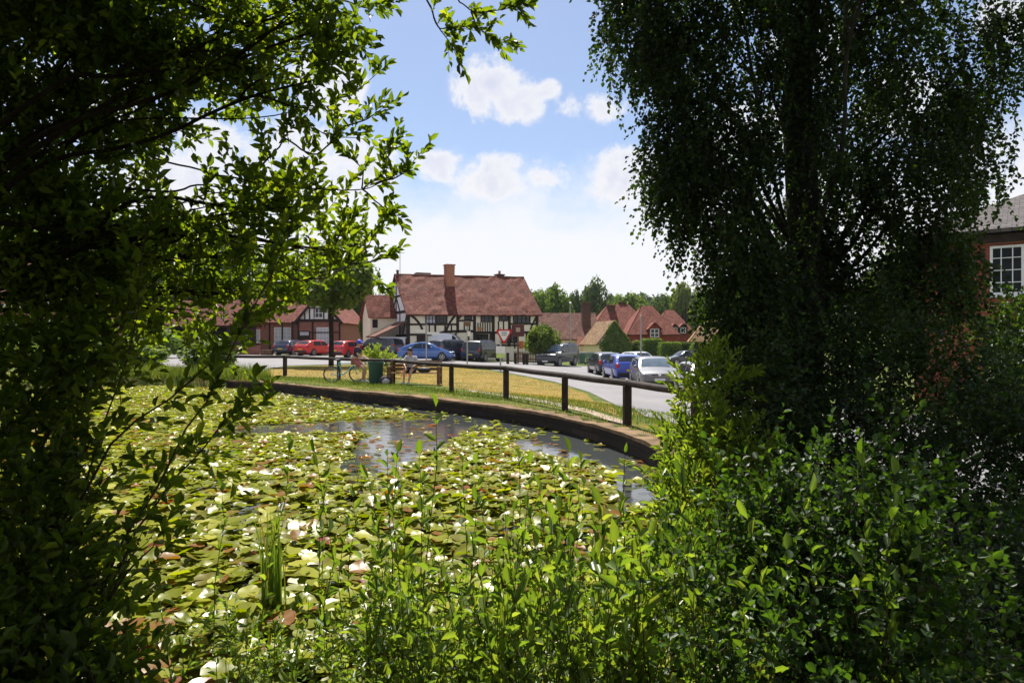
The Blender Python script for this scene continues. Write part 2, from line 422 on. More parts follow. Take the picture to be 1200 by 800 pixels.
# ================================================================= THE SETTING
SUN_AZ=R(-9); SUN_EL=R(57)                     # sun ahead of the camera, a little to the left
def build_world():
    w=bpy.data.worlds.new('World'); SC.world=w; w.use_nodes=True; nt=w.node_tree; bg=nt.nodes['Background']
    sky=nt.nodes.new('ShaderNodeTexSky'); sky.sky_type='NISHITA'; sky.sun_disc=False
    sky.sun_elevation=SUN_EL; sky.sun_rotation=SUN_AZ; sky.air_density=1.0; sky.dust_density=.6; sky.ozone_density=1.6; sky.altitude=60
    tc=nt.nodes.new('ShaderNodeTexCoord'); dirv=tc.outputs['Generated']
    sep=nt.nodes.new('ShaderNodeSeparateXYZ'); nt.links.new(dirv,sep.inputs[0])
    def mth(op,a,b=None,c=None):
        n=nt.nodes.new('ShaderNodeMath'); n.operation=op
        for i,v in enumerate((a,b,c)):
            if v is None: continue
            if isinstance(v,bpy.types.NodeSocket): nt.links.new(v,n.inputs[i])
            else: n.inputs[i].default_value=v
        return n.outputs[0]
    az=mth('ARCTAN2',sep.outputs[0],sep.outputs[1]); el=mth('ARCSINE',sep.outputs[2])
    nz=noise(nt,11,9,.62,dirv,.3); nz2=noise(nt,34,7,.65,dirv,.3)
    wob_=mth('ADD',mth('MULTIPLY',mth('SUBTRACT',nz,.5),4.2),mth('MULTIPLY',mth('SUBTRACT',nz2,.5),1.9))
    # cumulus puffs: azimuth, elevation, half-width, half-height in degrees
    puffs=[]
    for px,py,rx,ry in ((566,102,36,34),(606,116,50,26),(640,108,20,14),(700,124,40,20),(385,95,44,44),(340,200,80,60),(425,190,45,30),(515,196,40,22),(572,210,66,26),(640,208,46,20),(722,212,60,34),
                        (230,190,80,60),(90,120,90,50),(1180,22,40,34),(1190,185,60,45),(1060,120,60,40),(860,160,70,40),(950,60,50,30),(1330,100,90,60),(-120,200,120,70)):
        X=(px-600)/F; Z=(400-py)/F; k=math.hypot(1,X)
        puffs.append((math.atan2(X,1),math.atan2(Z,k),rx/F/ (k*k),ry/F/k))
    rr=random.Random(5)
    for i in range(44):  # out-of-view puffs, added beside and behind the camera to brighten shaded house fronts
        a=rr.uniform(55,305); puffs.append((R(a if a<180 else a-360),R(rr.uniform(8,52)),R(rr.uniform(8,20)),R(rr.uniform(4,10))))
    dens=None
    for a,e,ra,re in puffs:
        u=mth('DIVIDE',mth('SUBTRACT',az,a),ra*1.08); v=mth('DIVIDE',mth('SUBTRACT',el,e),re*1.08)
        q=mth('SUBTRACT',1.0,mth('ADD',mth('MULTIPLY',u,u),mth('MULTIPLY',v,v)))
        q=mth('MAXIMUM',q,-2.2)
        dens=q if dens is None else mth('MAXIMUM',dens,q)
    dens=mth('ADD',dens,wob_)
    cov=nt.nodes.new('ShaderNodeMapRange'); cov.interpolation_type='SMOOTHSTEP'; nt.links.new(dens,cov.inputs[0])
    cov.inputs[1].default_value=.0; cov.inputs[2].default_value=.8
    # far low veil of cloud towards the horizon
    veil=nt.nodes.new('ShaderNodeMapRange'); veil.interpolation_type='SMOOTHSTEP'
    nt.links.new(mth('ADD',el,mth('MULTIPLY',mth('SUBTRACT',noise(nt,9,8,.6,dirv,.3),.5),.20)),veil.inputs[0])
    veil.inputs[1].default_value=R(16); veil.inputs[2].default_value=R(9.5); veil.inputs[3].default_value=.08; veil.inputs[4].default_value=.93
    core=nt.nodes.new('ShaderNodeMapRange'); nt.links.new(dens,core.inputs[0]); core.inputs[1].default_value=.7; core.inputs[2].default_value=1.6
    ccol=mixc(nt,core.outputs[0],CLOUD_EDGE,CLOUD_CORE)
    tint=mixc(nt,1.0,sky.outputs[0],(.62,.635,.68),'MULTIPLY'); base=mixc(nt,veil.outputs[0],tint,CLOUD_VEIL)
    col=mixc(nt,mth('MULTIPLY',cov.outputs[0],.9),base,ccol)
    nt.links.new(col,bg.inputs[0]); bg.inputs[1].default_value=SKY_STR
SKY_STR=.085
CLOUD_EDGE=(4.85,4.8,4.95); CLOUD_CORE=(3.8,3.9,4.55); CLOUD_VEIL=(4.95,4.95,5.1)
build_world()
s=bpy.data.lights.new('Sun','SUN'); s.energy=4.2; s.angle=R(.5); s.color=(1,.95,.86)
so=link(bpy.data.objects.new('sun_lamp',s))
so.rotation_euler=(R(90)-SUN_EL,0,PI-SUN_AZ)   # light travels from the sun direction
sv=Vector((math.sin(SUN_AZ)*math.cos(SUN_EL),math.cos(SUN_AZ)*math.cos(SUN_EL),math.sin(SUN_EL)))
so.rotation_euler=(-sv).to_track_quat('-Z','Y').to_euler(); so.location=(0,0,60)
cam=bpy.data.cameras.new('Camera'); cam.sensor_width=36; cam.lens=24; cam.clip_start=.05; cam.clip_end=5000
co=link(bpy.data.objects.new('camera',cam)); co.location=(0,0,CAMZ); co.rotation_euler=(R(90),0,0); SC.camera=co
vs_=SC.view_settings; vs_.view_transform='Standard'; vs_.look='None'; vs_.exposure=1.2; vs_.gamma=1

# ground: meadow green with straw patches
def grassmat(name,dry,bare=.0):
    m,nt,b=newmat(name); f=noise(nt,.9,7,.7); f2=noise(nt,26,4,.6)
    g=ramp(nt,f2,[(.3,(.045,.075,.014)),(.7,(.115,.15,.03))])
    d=ramp(nt,f2,[(.25,(.22,.15,.045)),(.75,(.34,.24,.08))])
    f3=noise(nt,.45,6,.7); d=mixc(nt,ramp(nt,f3,[(.35,(0,0,0)),(.7,(.75,.75,.75))]),d,(.30,.235,.075)); d=mixc(nt,ramp(nt,noise(nt,3.3,5,.7),[(.5,(0,0,0)),(.75,(.7,.7,.7))]),d,(.24,.13,.04))
    k=ramp(nt,f,[(.5-dry,(0,0,0)),(.72-dry,(1,1,1))]); col=mixc(nt,k,g,d)
    nt.links.new(col,b.inputs['Base Color']); b.inputs['Roughness'].default_value=.95; b.inputs['Specular IOR Level'].default_value=.1
    bump(nt,b,noise(nt,45,4,.7),.8,.05); return m
MAT['meadow']=grassmat('meadow',0.0); MAT['dry_lawn']=grassmat('dry_lawn',.2); MAT['verge']=grassmat('green_verge',-.08)
build_ground(MAT['meadow'])
def gl(*pts): return [tuple(G(px,py)[:2]) for px,py in pts]
# road: the tarmac that sweeps round the green and the forecourt by the inn
road_near=[(-40,44.0),(-26,41.5)]+gl((300,437.5),(312,432.5),(338,428.6),(400,426.8),(470,426.4),(530,428.5),(575,433.5),(612,440),(650,447.5),(690,459.5),(722,475))+[(2.95,15.2),(3.5,13.2),(4.2,10.5),(5.2,6),(6.5,0),(8,-12)]
road_far=[(22,-12),(14.5,6),(12.5,18),(11.2,30),(11.0,42),(12.5,52),(19,60),(34,66),(34,74),(14,71),(7.8,63),(5.5,61.2),(1.8,62.2),(-2.5,60.0),(-10.0,60.8),(-15,66),(-27,69),(-40,66)]
drape('road',road_near+road_far,.018,MAT['asphalt'])
drape('dry_lawn',gl((303,440),(314,434.2),(340,430),(400,428),(470,427.6),(528,429.8),(572,434.8),(610,441.4),(648,449),(686,461),(716,476),(728,489),(700,480),(662,473.5),(593,461),(529,454),(461,446),(397,444),(334,441)),.009,MAT['dry_lawn'])
drape('lawn',[(2.5,60.8),(5.6,60.4),(7.5,62.2),(6,64),(2.8,63.8)],.03,MAT['verge'])
MAT['dirt']=plain('worn_dirt',(.33,.27,.21),(.23,.18,.13),1.5,.95,.1,.4)
drape('path',gl((548,459),(593,465.5),(640,473),(690,485),(722,497),(733,499),(728,492.5),(690,480),(640,469.5),(593,462.5),(550,457)),.014,MAT['dirt'])
# edge kerb on the far side of the road
kb=MB(); kp=[(12.4,18),(11.1,30),(10.9,42),(12.4,52)]
for a,b in zip(kp,kp[1:]):
    n=8
    for i in range(n):
        p=Vector(a).lerp(Vector(b),i/n); q=Vector(a).lerp(Vector(b),(i+1)/n)
        kb.beam((p.x,p.y,ground(p.x,p.y)+.04),(q.x,q.y,ground(q.x,q.y)+.04),.14,.2)
o=kb.build('kerb',MAT['asphalt']); o['kind']='structure'

# pond water
m,nt,b=newmat('pond_water'); b.inputs['Base Color'].default_value=(.05,.055,.055,1); b.inputs['Roughness'].default_value=.06; b.inputs['IOR'].default_value=1.45; b.inputs['Specular IOR Level'].default_value=.75
bump(nt,b,noise(nt,3.5,4,.6),.085,.05); MAT['water']=m
b_=MB(); b_.prism([(p[0],p[1]) for p in POND],WATER-.6,WATER); o=b_.build('pond_water',MAT['water']); o['kind']='structure'

# retaining wall of the pond with a worn coping
def offset_line(pts,off):
    out=[]
    for i in range(len(pts)):
        a=Vector(pts[max(i-1,0)]); c=Vector(pts[min(i+1,len(pts)-1)]); d=(c-a).normalized(); n=Vector((d.y,-d.x)) # right of travel
        out.append(Vector(pts[i])-n*off)
    return out
edge=[Vector(POND[-1]),Vector(POND[-1]).lerp(Vector(POND[0]),.5)]
for i in range(NWALL):
    a=Vector(POND[i]); b=Vector(POND[i+1])
    for k in range(4): edge.append(a.lerp(b,k/4))
edge.append(Vector(POND[NWALL]))
# smooth the polyline
for _ in range(3):
    e2=edge[:]
    for i in range(1,len(edge)-1): e2[i]=(edge[i-1]+edge[i]*2+edge[i+1])/4
    edge=e2
inn=offset_line(edge,-.12); out=offset_line(edge,.34)
def strip_wall(A,B,z0,z1f,name,mat,parent):
    mb=MB(); vs=[]; fs=[]; n=len(A)
    for i in range(n):
        za=z1f(A[i],i); zb=z1f(B[i],i)
        vs+=[(A[i].x,A[i].y,z0),(A[i].x,A[i].y,za),(B[i].x,B[i].y,zb),(B[i].x,B[i].y,z0)]
    for i in range(n-1):
        for k in range(4): fs.append((i*4+k,i*4+(k+1)%4,(i+1)*4+(k+1)%4,(i+1)*4+k))
    fs+=[(0,1,2,3),((n-1)*4+3,(n-1)*4+2,(n-1)*4+1,(n-1)*4)]
    return mb.add(vs,fs).build(name,mat,parent,True,40)
pw=thing('pond_wall','dark damp retaining wall curving along the far edge of the lily pond','wall',(edge[8].x,edge[8].y,0))
pw.location=(0,0,0)
wn=[random.uniform(-.02,.02) for _ in edge]
strip_wall(inn,out,-1.0,lambda p,i:ground(p.x,p.y)*.0+.31+wn[i],'wall_face',MAT['wall_stone'],pw)
MAT['coping']=plain('dusty_coping',(.25,.165,.095),(.085,.06,.035),2.6,.95,.1,.8)
cin=offset_line(edge,-.145); cou=offset_line(edge,.30)
strip_wall(cin,cou,.28,lambda p,i:.345+wn[i],'coping',MAT['coping'],pw)

# ================================================================= FENCE round the pond
FP=[(G(334,440),.0),(G(397,445),0),(G(461,449),0),(G(529,459.5),0),(G(593,467),0),(G(662,480.5),0),(G(735,497.5),0)]
fpts=[p for p,_ in FP]
d_=(fpts[-1]-fpts[-2]); fpts.append(Vector((3.05,11.3,0))); fpts.append(Vector((3.3,8.6,0))); 
d0=fpts[0]-fpts[1]; fpts.insert(0,Vector((fpts[0].x-3.6,fpts[0].y+1.2,0)))
fn=thing('knee_rail_fence','dark timber knee rail fence curving round the far side of the pond','fence',(0,0,0))
tops=[]
for p in fpts:
    z=ground(p.x,p.y); h=.84 if p.y>18 else .78
    mb=MB(); mb.box((p.x,p.y,z+h/2-.15),(.15,.15,h+.3),(0,0,random.uniform(-.3,.3)),.012)
    po=mb.build('post',MAT['black'],fn)
    mb=MB(); mb.box((p.x,p.y,z+h+.052),(.035,.02,.13)); mb.box((p.x,p.y,z+h+.118),(.05,.19,.01)); mb.build('rail_strap',MAT['galv'],po)
    tops.append(Vector((p.x,p.y,z+h+.05)))
for a,b in zip(tops,tops[1:]):
    mb=MB(); 
    mid=(a+b)/2-Vector((0,0,.012)); mb.tube([a,mid,b],.068,10)
    mb.build('rail',MAT['black'],fn,True)

# ================================================================= HOUSES
class Face:
    """a vertical facade: local x along it, local y into the house, absolute z"""
    def __init__(s,x0,y0,deg): s.x0,s.y0=x0,y0; s.c=math.cos(R(deg)); s.s=math.sin(R(deg)); s.deg=deg
    def U(s,px,v=0):
        k=(px-600)/F; X=s.x0-s.s*v; Y=s.y0+s.c*v
        return (Y*k-X)/(s.c-s.s*k)
    def D(s,u,v=0): return s.y0+s.s*u+s.c*v
    def Z(s,py,u,v=0): return CAMZ+(400-py)/F*s.D(u,v)
def roof_slab(mb,A,B,C,Dd,th=.13,nu=10,nv=5,w=.03,rng=random):
    A,B,C,Dd=map(Vector,(A,B,C,Dd)); n=(B-A).cross(Dd-A).normalized()
    if n.z<0: n=-n
    top=[];bot=[]
    for j in range(nv+1):
        for i in range(nu+1):
            p=A.lerp(B,i/nu).lerp(Dd.lerp(C,i/nu),j/nv)
            e=0 if i in(0,nu) else 1
            q=p+n*(rng.uniform(-w,w)*(.4+.6*e)); top.append(q+n*th); bot.append(p)
    k=(nu+1)*(nv+1); fs=[]
    for j in range(nv):
        for i in range(nu):
            a=j*(nu+1)+i; fs.append((a,a+1,a+nu+2,a+nu+1)); fs.append((k+a,k+a+nu+1,k+a+nu+2,k+a+1))
    for i in range(nu):
        fs.append((i,k+i,k+i+1,i+1)); a=nv*(nu+1)+i; fs.append((a,a+1,k+a+1,k+a))
    for j in range(nv):
        a=j*(nu+1); fs.append((a,a+nu+1,k+a+nu+1,k+a)); a+=nu; fs.append((a,k+a,k+a+nu+1,a+nu+1))
    mb.add(top+bot,fs)
def gable_walls(mb,x0,x1,y0,y1,z0,eL,eR,rL,rR,ax='x'):
    """box with gable ends; ridge along x (ax='x'); e* eaves at left/right end, r* ridge"""
    ym=(y0+y1)/2
    vs=[(x0,y0,z0),(x1,y0,z0),(x1,y1,z0),(x0,y1,z0),(x0,y0,eL),(x1,y0,eR),(x1,y1,eR),(x0,y1,eL),(x0,ym,rL),(x1,ym,rR)]
    fs=[(0,1,5,4),(2,3,7,6),(1,2,6,9,5),(3,0,4,8,7),(4,5,9,8),(7,8,9,6),(0,3,2,1)]
    mb.add(vs,fs)
def window(parent,u,z,w,h,cols,rows,fmat,pmat,y=0.0,M=None,bar=.035,fr=.07,kind='window',depth=.07,sill=None):
    mb=MB(); 
    if M is not None: mb.M=M
    yc=y-depth/2+.02
    for dx in (-1,1): mb.box((u+dx*(w/2-fr/2),yc,z),(fr,depth,h))
    for dz in (-1,1): mb.box((u,yc,z+dz*(h/2-fr/2)),(w-2*fr,depth*.98,fr))
    for i in range(1,cols): mb.box((u-w/2+w*i/cols,yc+.008,z),(bar,depth*.7,h-2*fr))
    for j in range(1,rows): mb.box((u,yc+.012,z-h/2+h*j/rows),(w-2*fr,depth*.6,bar*.9))
    f=mb.build(kind,fmat,parent)
    g=MB()
    if M is not None: g.M=M
    g.box((u,y-.012,z),(w-2*fr+.01,.02,h-2*fr+.01)); g.build('pane',pmat,f)
    if sill:
        k=MB(); 
        if M is not None: k.M=M
        k.box((u,y-.07,z-h/2-.045),(w+.16,.16,.08)); k.build('sill',sill,f)
    return f
def chimney(parent,c,d,h,mat,pots=1,name='chimney'):
    mb=MB(); x,y,z=c; mb.box((x,y,z+h/2),(d[0],d[1],h)); mb.box((x,y,z+h+.06),(d[0]+.14,d[1]+.14,.12)); mb.box((x,y,z+h-.2),(d[0]+.07,d[1]+.07,.1))
    ch=mb.build(name,mat,parent)
    for i in range(pots):
        p=MB(); ox=(i-(pots-1)/2)*.36
        p.lathe([(.13,z+h+.12),(.12,z+h+.4),(.145,z+h+.42),(.145,z+h+.47),(.1,z+h+.47)],10,Matrix.Translation((x+ox,y,0))); p.build('chimney_pot',MAT['brick_orange'],ch,True)
    return ch

# ---- the timber-framed inn
fi=Face(-9.46,62,24)
inn=thing('timber_framed_inn','long white timber framed inn with sagging red tiled roof and tall brick chimney','house',(fi.x0,fi.y0,0),R(24))
L=fi.U(631); Wd=8.0
eL,eR,rL,rR=4.63,4.80,8.25,8.5
mb=MB(); gable_walls(mb,0,L,0,Wd,-.4,eL,eR,rL,rR); mb.build('front_wall',MAT['cream'],inn)
mb=MB()  # rendered gable end a touch proud of the main wall
mb.add([(-.03,.05,-.3),(-.03,Wd-.05,-.3),(-.03,Wd-.05,eL-.08),(-.03,Wd/2,rL-.12),(-.03,.05,eL-.08),(0.01,.05,-.3),(0.01,Wd-.05,-.3),(0.01,Wd-.05,eL-.08),(0.01,Wd/2,rL-.12),(0.01,.05,eL-.08)],
       [(0,1,2,3,4),(9,8,7,6,5),(0,4,9,5),(4,3,8,9),(3,2,7,8),(2,1,6,7),(1,0,5,6)]); mb.build('gable_wall',MAT['white_render'],inn)
mb=MB(); ov=.35; sl=(rL-eL)/(Wd/2)
roof_slab(mb,(-.25,-ov,eL-ov*sl),(L+.25,-ov,eR-ov*sl),(L+.25,Wd/2,rR),(-.25,Wd/2,rL),.16,26,9,.05)
roof_slab(mb,(L+.25,Wd+ov,eR-ov*sl),(-.25,Wd+ov,eL-ov*sl),(-.25,Wd/2,rL),(L+.25,Wd/2,rR),.16,18,6,.05)
rf=mb.build('roof',MAT['tile_red'],inn)
mb=MB(); mb.tube([(-.25+(L+.5)*i/14,Wd/2,rL+(rR-rL)*i/14+.13+random.uniform(-.02,.02)) for i in range(15)],.13,8); mb.build('ridge_tiles',MAT['tile_brown'],rf,True)
def ipt(X,Y):
    u=fi.U(420+X/5); return u,fi.Z(290+Y/5,u)
# stack in the front slope
cu=fi.U(526.5,3.1); chimney(rf,(cu,3.1,6.9),(.82,.85),2.5,MAT['brick_orange'],0)
c2=fi.U(513); chimney(rf,(c2,Wd/2+.9,7.4),(1.3,.8),1.25,MAT['brick_dark'],0)
c3=fi.U(606); chimney(rf,(c3,Wd/2+.4,7.8),(.75,.7),1.0,MAT['brick_dark'],1)
au=fi.U(483); mb=MB(); mb.tube([(au,Wd/2+.3,8.0),(au,Wd/2+.3,10.75)],.03,6); mb.tube([(au-.5,Wd/2+.3,10.55),(au+.45,Wd/2+.3,10.6)],.018,5)
for k in range(5): mb.tube([(au-.45+k*.2,Wd/2+.05,10.56+k*.01),(au-.45+k*.2,Wd/2+.55,10.56+k*.01)],.012,4)
mb.build('television_aerial',MAT['galv'],rf)
mb=MB(); mb.lathe([(.14,8.2),(.12,8.75),(.16,8.8),(.16,8.86)],10,Matrix.Translation((fi.U(479),Wd/2,0))); mb.build('roof_vent',MAT['brick_dark'],rf)
# frame
mb=MB()
def bm_(X0,Y0,X1,Y1,w=.2):
    u0,z0=ipt(X0,Y0); u1,z1=ipt(X1,Y1); mb.beam((u0,-.025,z0),(u1,-.025,z1),.07,w,(0,0,1) if abs(u1-u0)>abs(z1-z0) else (1,0,0))
def curve_(pts,w=.2):
    for a,b in zip(pts,pts[1:]): bm_(*a,*b,w)
zb=.0
for X,Y0,Y1,w in ((292,378,590,.3),(450,448,510,.17),(508,448,492,.17),(581,378,500,.26),(680,378,560,.28),(790,380,575,.26),(884,384,580,.26),(955,446,500,.17),(1046,385,600,.3),(985,500,600,.18),(345,510,590,.13),(400,510,590,.14),(460,510,590,.14),(540,500,590,.14),(620,428,490,.12),(650,428,490,.12),(820,432,498,.12),(850,432,498,.12),(915,500,590,.13),(1015,447,600,.12),(415,448,510,.11),(545,450,492,.11),(570,500,560,.2),(645,500,560,.16)):
    bm_(X,Y0,X,Y1,w)
for X0,X1,Y,w in ((286,1050,381,.24),(292,581,450,.17),(581,680,428,.17),(581,680,490,.24),(680,885,498,.22),(292,470,510,.2),(885,1048,497,.24),(885,1048,447,.16),(330,560,558,.16),(680,1048,572,.18)):
    bm_(X0,Y,X1,Y,w)
curve_([(300,392),(328,412),(350,436),(366,460),(376,486)],.2); curve_([(576,386),(556,410),(535,440),(520,470),(512,500)],.2)
curve_([(1044,400),(1030,430),(1018,455),(1008,480)],.18); curve_([(585,420),(610,392),(620,384)],.14); curve_([(680,400),(668,384)],.14)
curve_([(896,500),(890,470),(884,440)],.14); curve_([(470,504),(500,494),(540,492),(582,490)],.22)
for k in range(7): X=700+k*14; bm_(X,440,X,497,.09)
# gable-end timbers
def gm(y0,z0,y1,z1,w=.2): mb.beam((-.05,y0,z0),(-.05,y1,z1),.07,w,(0,0,1) if abs(y1-y0)>abs(z1-z0) else (0,1,0))
gm(.1,-.2,.1,4.6,.28); gm(Wd-.1,-.2,Wd-.1,4.6,.28); gm(.1,4.75,Wd-.1,4.75,.26); gm(.1,2.55,Wd-.1,2.55,.22); gm(Wd/2,4.75,Wd/2,8.0,.18); gm(1.9,6.3,Wd-1.9,6.3,.18)
gm(2.6,4.8,Wd/2,6.3,.16); gm(Wd-2.6,4.8,Wd/2,6.3,.16); gm(2.6,-.2,2.6,4.7,.18); gm(5.2,-.2,5.2,4.7,.18); gm(.2,4.5,1.5,2.7,.18); gm(Wd-.2,4.5,Wd-1.5,2.7,.18)
gm(-.1,eL-.05,Wd/2,rL-.05,.2); gm(Wd+.1,eL-.05,Wd/2,rL-.05,.2)
mb.build('timber_frame',MAT['timber'],inn)
def iwin(X0,X1,Y0,Y1,cols,rows,pm='pane'):
    u0,z1=ipt(X0,Y0); u1,z0=ipt(X1,Y1); return window(inn,(u0+u1)/2,(z0+z1)/2,u1-u0,z1-z0,cols,rows,MAT['timber'],MAT[pm],bar=.05,fr=.09,depth=.12)
iwin(392,455,386,448,3,2,'curtain'); iwin(455,520,386,448,3,2); iwin(620,664,386,424,2,2); iwin(716,788,386,438,3,2); iwin(822,880,388,432,3,2); iwin(906,1006,388,446,4,2)
iwin(684,760,506,556,4,1); iwin(836,884,506,562,2,2); iwin(890,930,506,560,2,2); iwin(350,400,515,550,2,1)
# porch door, pent roof over ground floor, menu boards
u0,z1=ipt(768,504); u1,z0=ipt(800,592); mb=MB(); mb.box(((u0+u1)/2,-.02,(z0+z1)/2),(u1-u0,.08,z1-z0)); dr=mb.build('door',MAT['black'],inn)
mb=MB(); mb.ell((u0+.15,-.09,(z0+z1)/2),(.04,.04,.04),8,6); mb.build('handle',MAT['chrome'],dr)
u0,z1=ipt(940,548); u1,z0=ipt(964,590); mb=MB(); mb.box(((u0+u1)/2,-.09,(z0+z1)/2),(u1-u0,.05,z1-z0)); mb.build('menu_board',plain('orange_board',(.6,.14,.05),None,5,.5),inn)
u0,z1=ipt(696,466); u1,z0=ipt(720,488); mb=MB(); mb.box(((u0+u1)/2,-.07,(z0+z1)/2),(u1-u0,.05,z1-z0)); mb.build('wall_plaque',plain('ochre_plaque',(.5,.2,.06),None,5,.5),inn)
# rear wing and dark lean-to against the gable end
mb=MB(); gable_walls(mb,-2.55,-.06,4.0,7.4,-.3,4.5,4.5,6.4,6.4); mb.build('rear_wing_wall',MAT['cream'],inn)
mb=MB(); roof_slab(mb,(-2.8,3.7,4.2),(-.06,3.7,4.2),(-.06,5.7,6.45),(-2.8,5.7,6.45),.12,8,4,.03); roof_slab(mb,(-.06,7.7,4.2),(-2.8,7.7,4.2),(-2.8,5.7,6.45),(-.06,5.7,6.45),.12,8,4,.03)
mb.build('rear_wing_roof',MAT['tile_bright'],inn)
window(inn,-2.1,3.7,.5,.8,1,2,MAT['timber'],MAT['pane'],y=4.0)
mb=MB(); mb.box((-1.3,1.7,1.1),(2.5,3.2,2.6)); mb.build('lean_to_wall',MAT['white_render'],inn)
mb=MB(); roof_slab(mb,(-3.0,-.25,2.35),(-3.0,3.6,2.35),(-.06,3.6,3.75),(-.06,-.25,3.75),.12,6,4,.03); mb.build('lean_to_roof',MAT['tile_brown'],inn)
mb=MB()
for x in (-2.5,-1.7,-.9,-.12): mb.box((x,.07,1.05),(.16,.06,2.5))
mb.box((-1.3,.075,1.25),(2.5,.05,.15)); mb.build('lean_to_timber',MAT['timber'],inn)

# ---- brick and half-timber gabled house on the left
fb=Face((349-600)/F*72,72,-4)
bh=thing('brick_gabled_house','red brick house with half timbered black and white gable beyond the red cars','house',(fb.x0,72,0),R(-4))
gw=fb.U(399); ez=4.25; az_=6.85; b0=.3
mb=MB(); mb.box((gw/2,4.0,(ez+b0)/2),(gw,8,ez-b0)); x0=fb.U(276); mb.box((x0/2-.05,4.6,(ez-.05+b0)/2),(-x0-.1,6.4,ez-.1-b0)); mb.build('wall',MAT['brick'],bh)
mb=MB(); mb.add([(0.05,0,ez),(gw-.05,0,ez),(gw/2,0,az_-.1),(0.05,.2,ez),(gw-.05,.2,ez),(gw/2,.2,az_-.1)],[(0,1,2),(5,4,3),(0,2,5,3),(1,4,5,2),(0,3,4,1)]); mb.build('gable_panel',MAT['white'],bh)
mb=MB(); s_=(az_-ez)/(gw/2)
roof_slab(mb,(-.35,-.35,ez-.35*s_),(-.35,8.2,ez-.35*s_),(gw/2,8.2,az_),(gw/2,-.35,az_),.12,10,5,.02); roof_slab(mb,(gw+.35,8.2,ez-.35*s_),(gw+.35,-.35,ez-.35*s_),(gw/2,-.35,az_),(gw/2,8.2,az_),.12,10,5,.02)
roof_slab(mb,(x0-.3,1.0,ez-.3),(-.2,1.0,ez-.3),(gw/2-.15,4.4,az_-.08),(x0-.3,4.4,az_-.08),.12,14,5,.02); roof_slab(mb,(-.2,8.2,ez-.3),(x0-.3,8.2,ez-.3),(x0-.3,4.4,az_-.08),(gw/2-.15,4.4,az_-.08),.12,14,5,.02)
rfb=mb.build('roof',MAT['tile_bright'],bh); chimney(rfb,(fb.U(322),5.0,6.2),(.9,.7),1.5,MAT['brick'],2)
mb=MB()
mb.beam((-.3,-.4,ez-.3*s_-.06),(gw/2,-.4,az_-.06),.06,.26); mb.beam((gw+.3,-.4,ez-.3*s_-.06),(gw/2,-.4,az_-.06),.06,.26); mb.build('bargeboard',MAT['black'],bh)
mb=MB(); mb.box((gw/2,-.03,ez-.05),(gw,.1,.3)); mb.box((gw/2,-.03,2.95),(gw,.08,.12))
for k in range(9):
    x=gw*(k+.5)/9; h=(1-abs(x-gw/2)/(gw/2))*(az_-ez)-.12
    if h>.1 and not(fb.U(368.5)<x<fb.U(378.5)): mb.box((x,-.025,ez+h/2),(.13,.06,h))
for x in (.08,fb.U(343),fb.U(366.5),gw-.08): mb.box((x,-.03,2.2),(.17,.09,3.9))
mb.box((gw/2,-.026,ez+1.25),(gw*.5,.06,.12))
mb.build('timber_frame',MAT['timber'],bh)
for px in (316,331):
    mb=MB(); mb.box((fb.U(px,1.4),1.37,2.3),(.16,.07,3.6)); mb.build('timber_post',MAT['timber'],bh)
def bwin(p0,p1,y0,y1,c,r,pm,v=0):
    u0,u1=fb.U(p0,v),fb.U(p1,v); z1,z0=fb.Z(y0,u0,v),fb.Z(y1,u0,v)
    return window(bh,(u0+u1)/2,(z0+z1)/2,u1-u0,z1-z0,c,r,MAT['white'],MAT[pm],y=v,sill=MAT['white'],bar=.05)
bwin(369,378.5,361,372.5,2,2,'pane'); bwin(371,386.5,383.5,404,4,4,'curtain'); bwin(321.5,341,383.5,402,4,4,'curtain',1.4); bwin(286,305,386,401,4,3,'curtain',1.4)
u0,u1=fb.U(350.5),fb.U(363.5); mb=MB(); mb.box(((u0+u1)/2,-.03,1.9),(u1-u0,.1,2.4)); dr=mb.build('door',MAT['black'],bh)
mb=MB(); mb.box(((u0+u1)/2,-.07,2.82),(u1-u0-.25,.06,.36)); mb.build('fanlight',MAT['curtain'],dr)
mb=MB(); mb.ell((u1-.2,-.11,1.75),(.05,.05,.05),8,6); mb.build('handle',MAT['chrome'],dr)

# low garden wall and planter in front of it
gwp=[(-28.5,66.0),(-24.6,66.2)]
mb=MB(); mb.box((-26.6,66.1,1.05),(4.4,.3,.95)); mb.box((-26.6,66.1,1.56),(4.5,.4,.08)); o=mb.build('garden_wall',MAT['brick'])
tag(o,'low red brick garden wall left of the half timbered gable','wall')
mb=MB(); mb.box((-23.4,65.2,.95),(1.05,.5,.5),None,.03)
for k in range(4): mb.box((-23.83+k*.29,64.93,.95),(.05,.04,.52))
t=mb.build('planter_box',MAT['bench']); tag(t,'straw coloured wooden planter box before the brick house','planter')

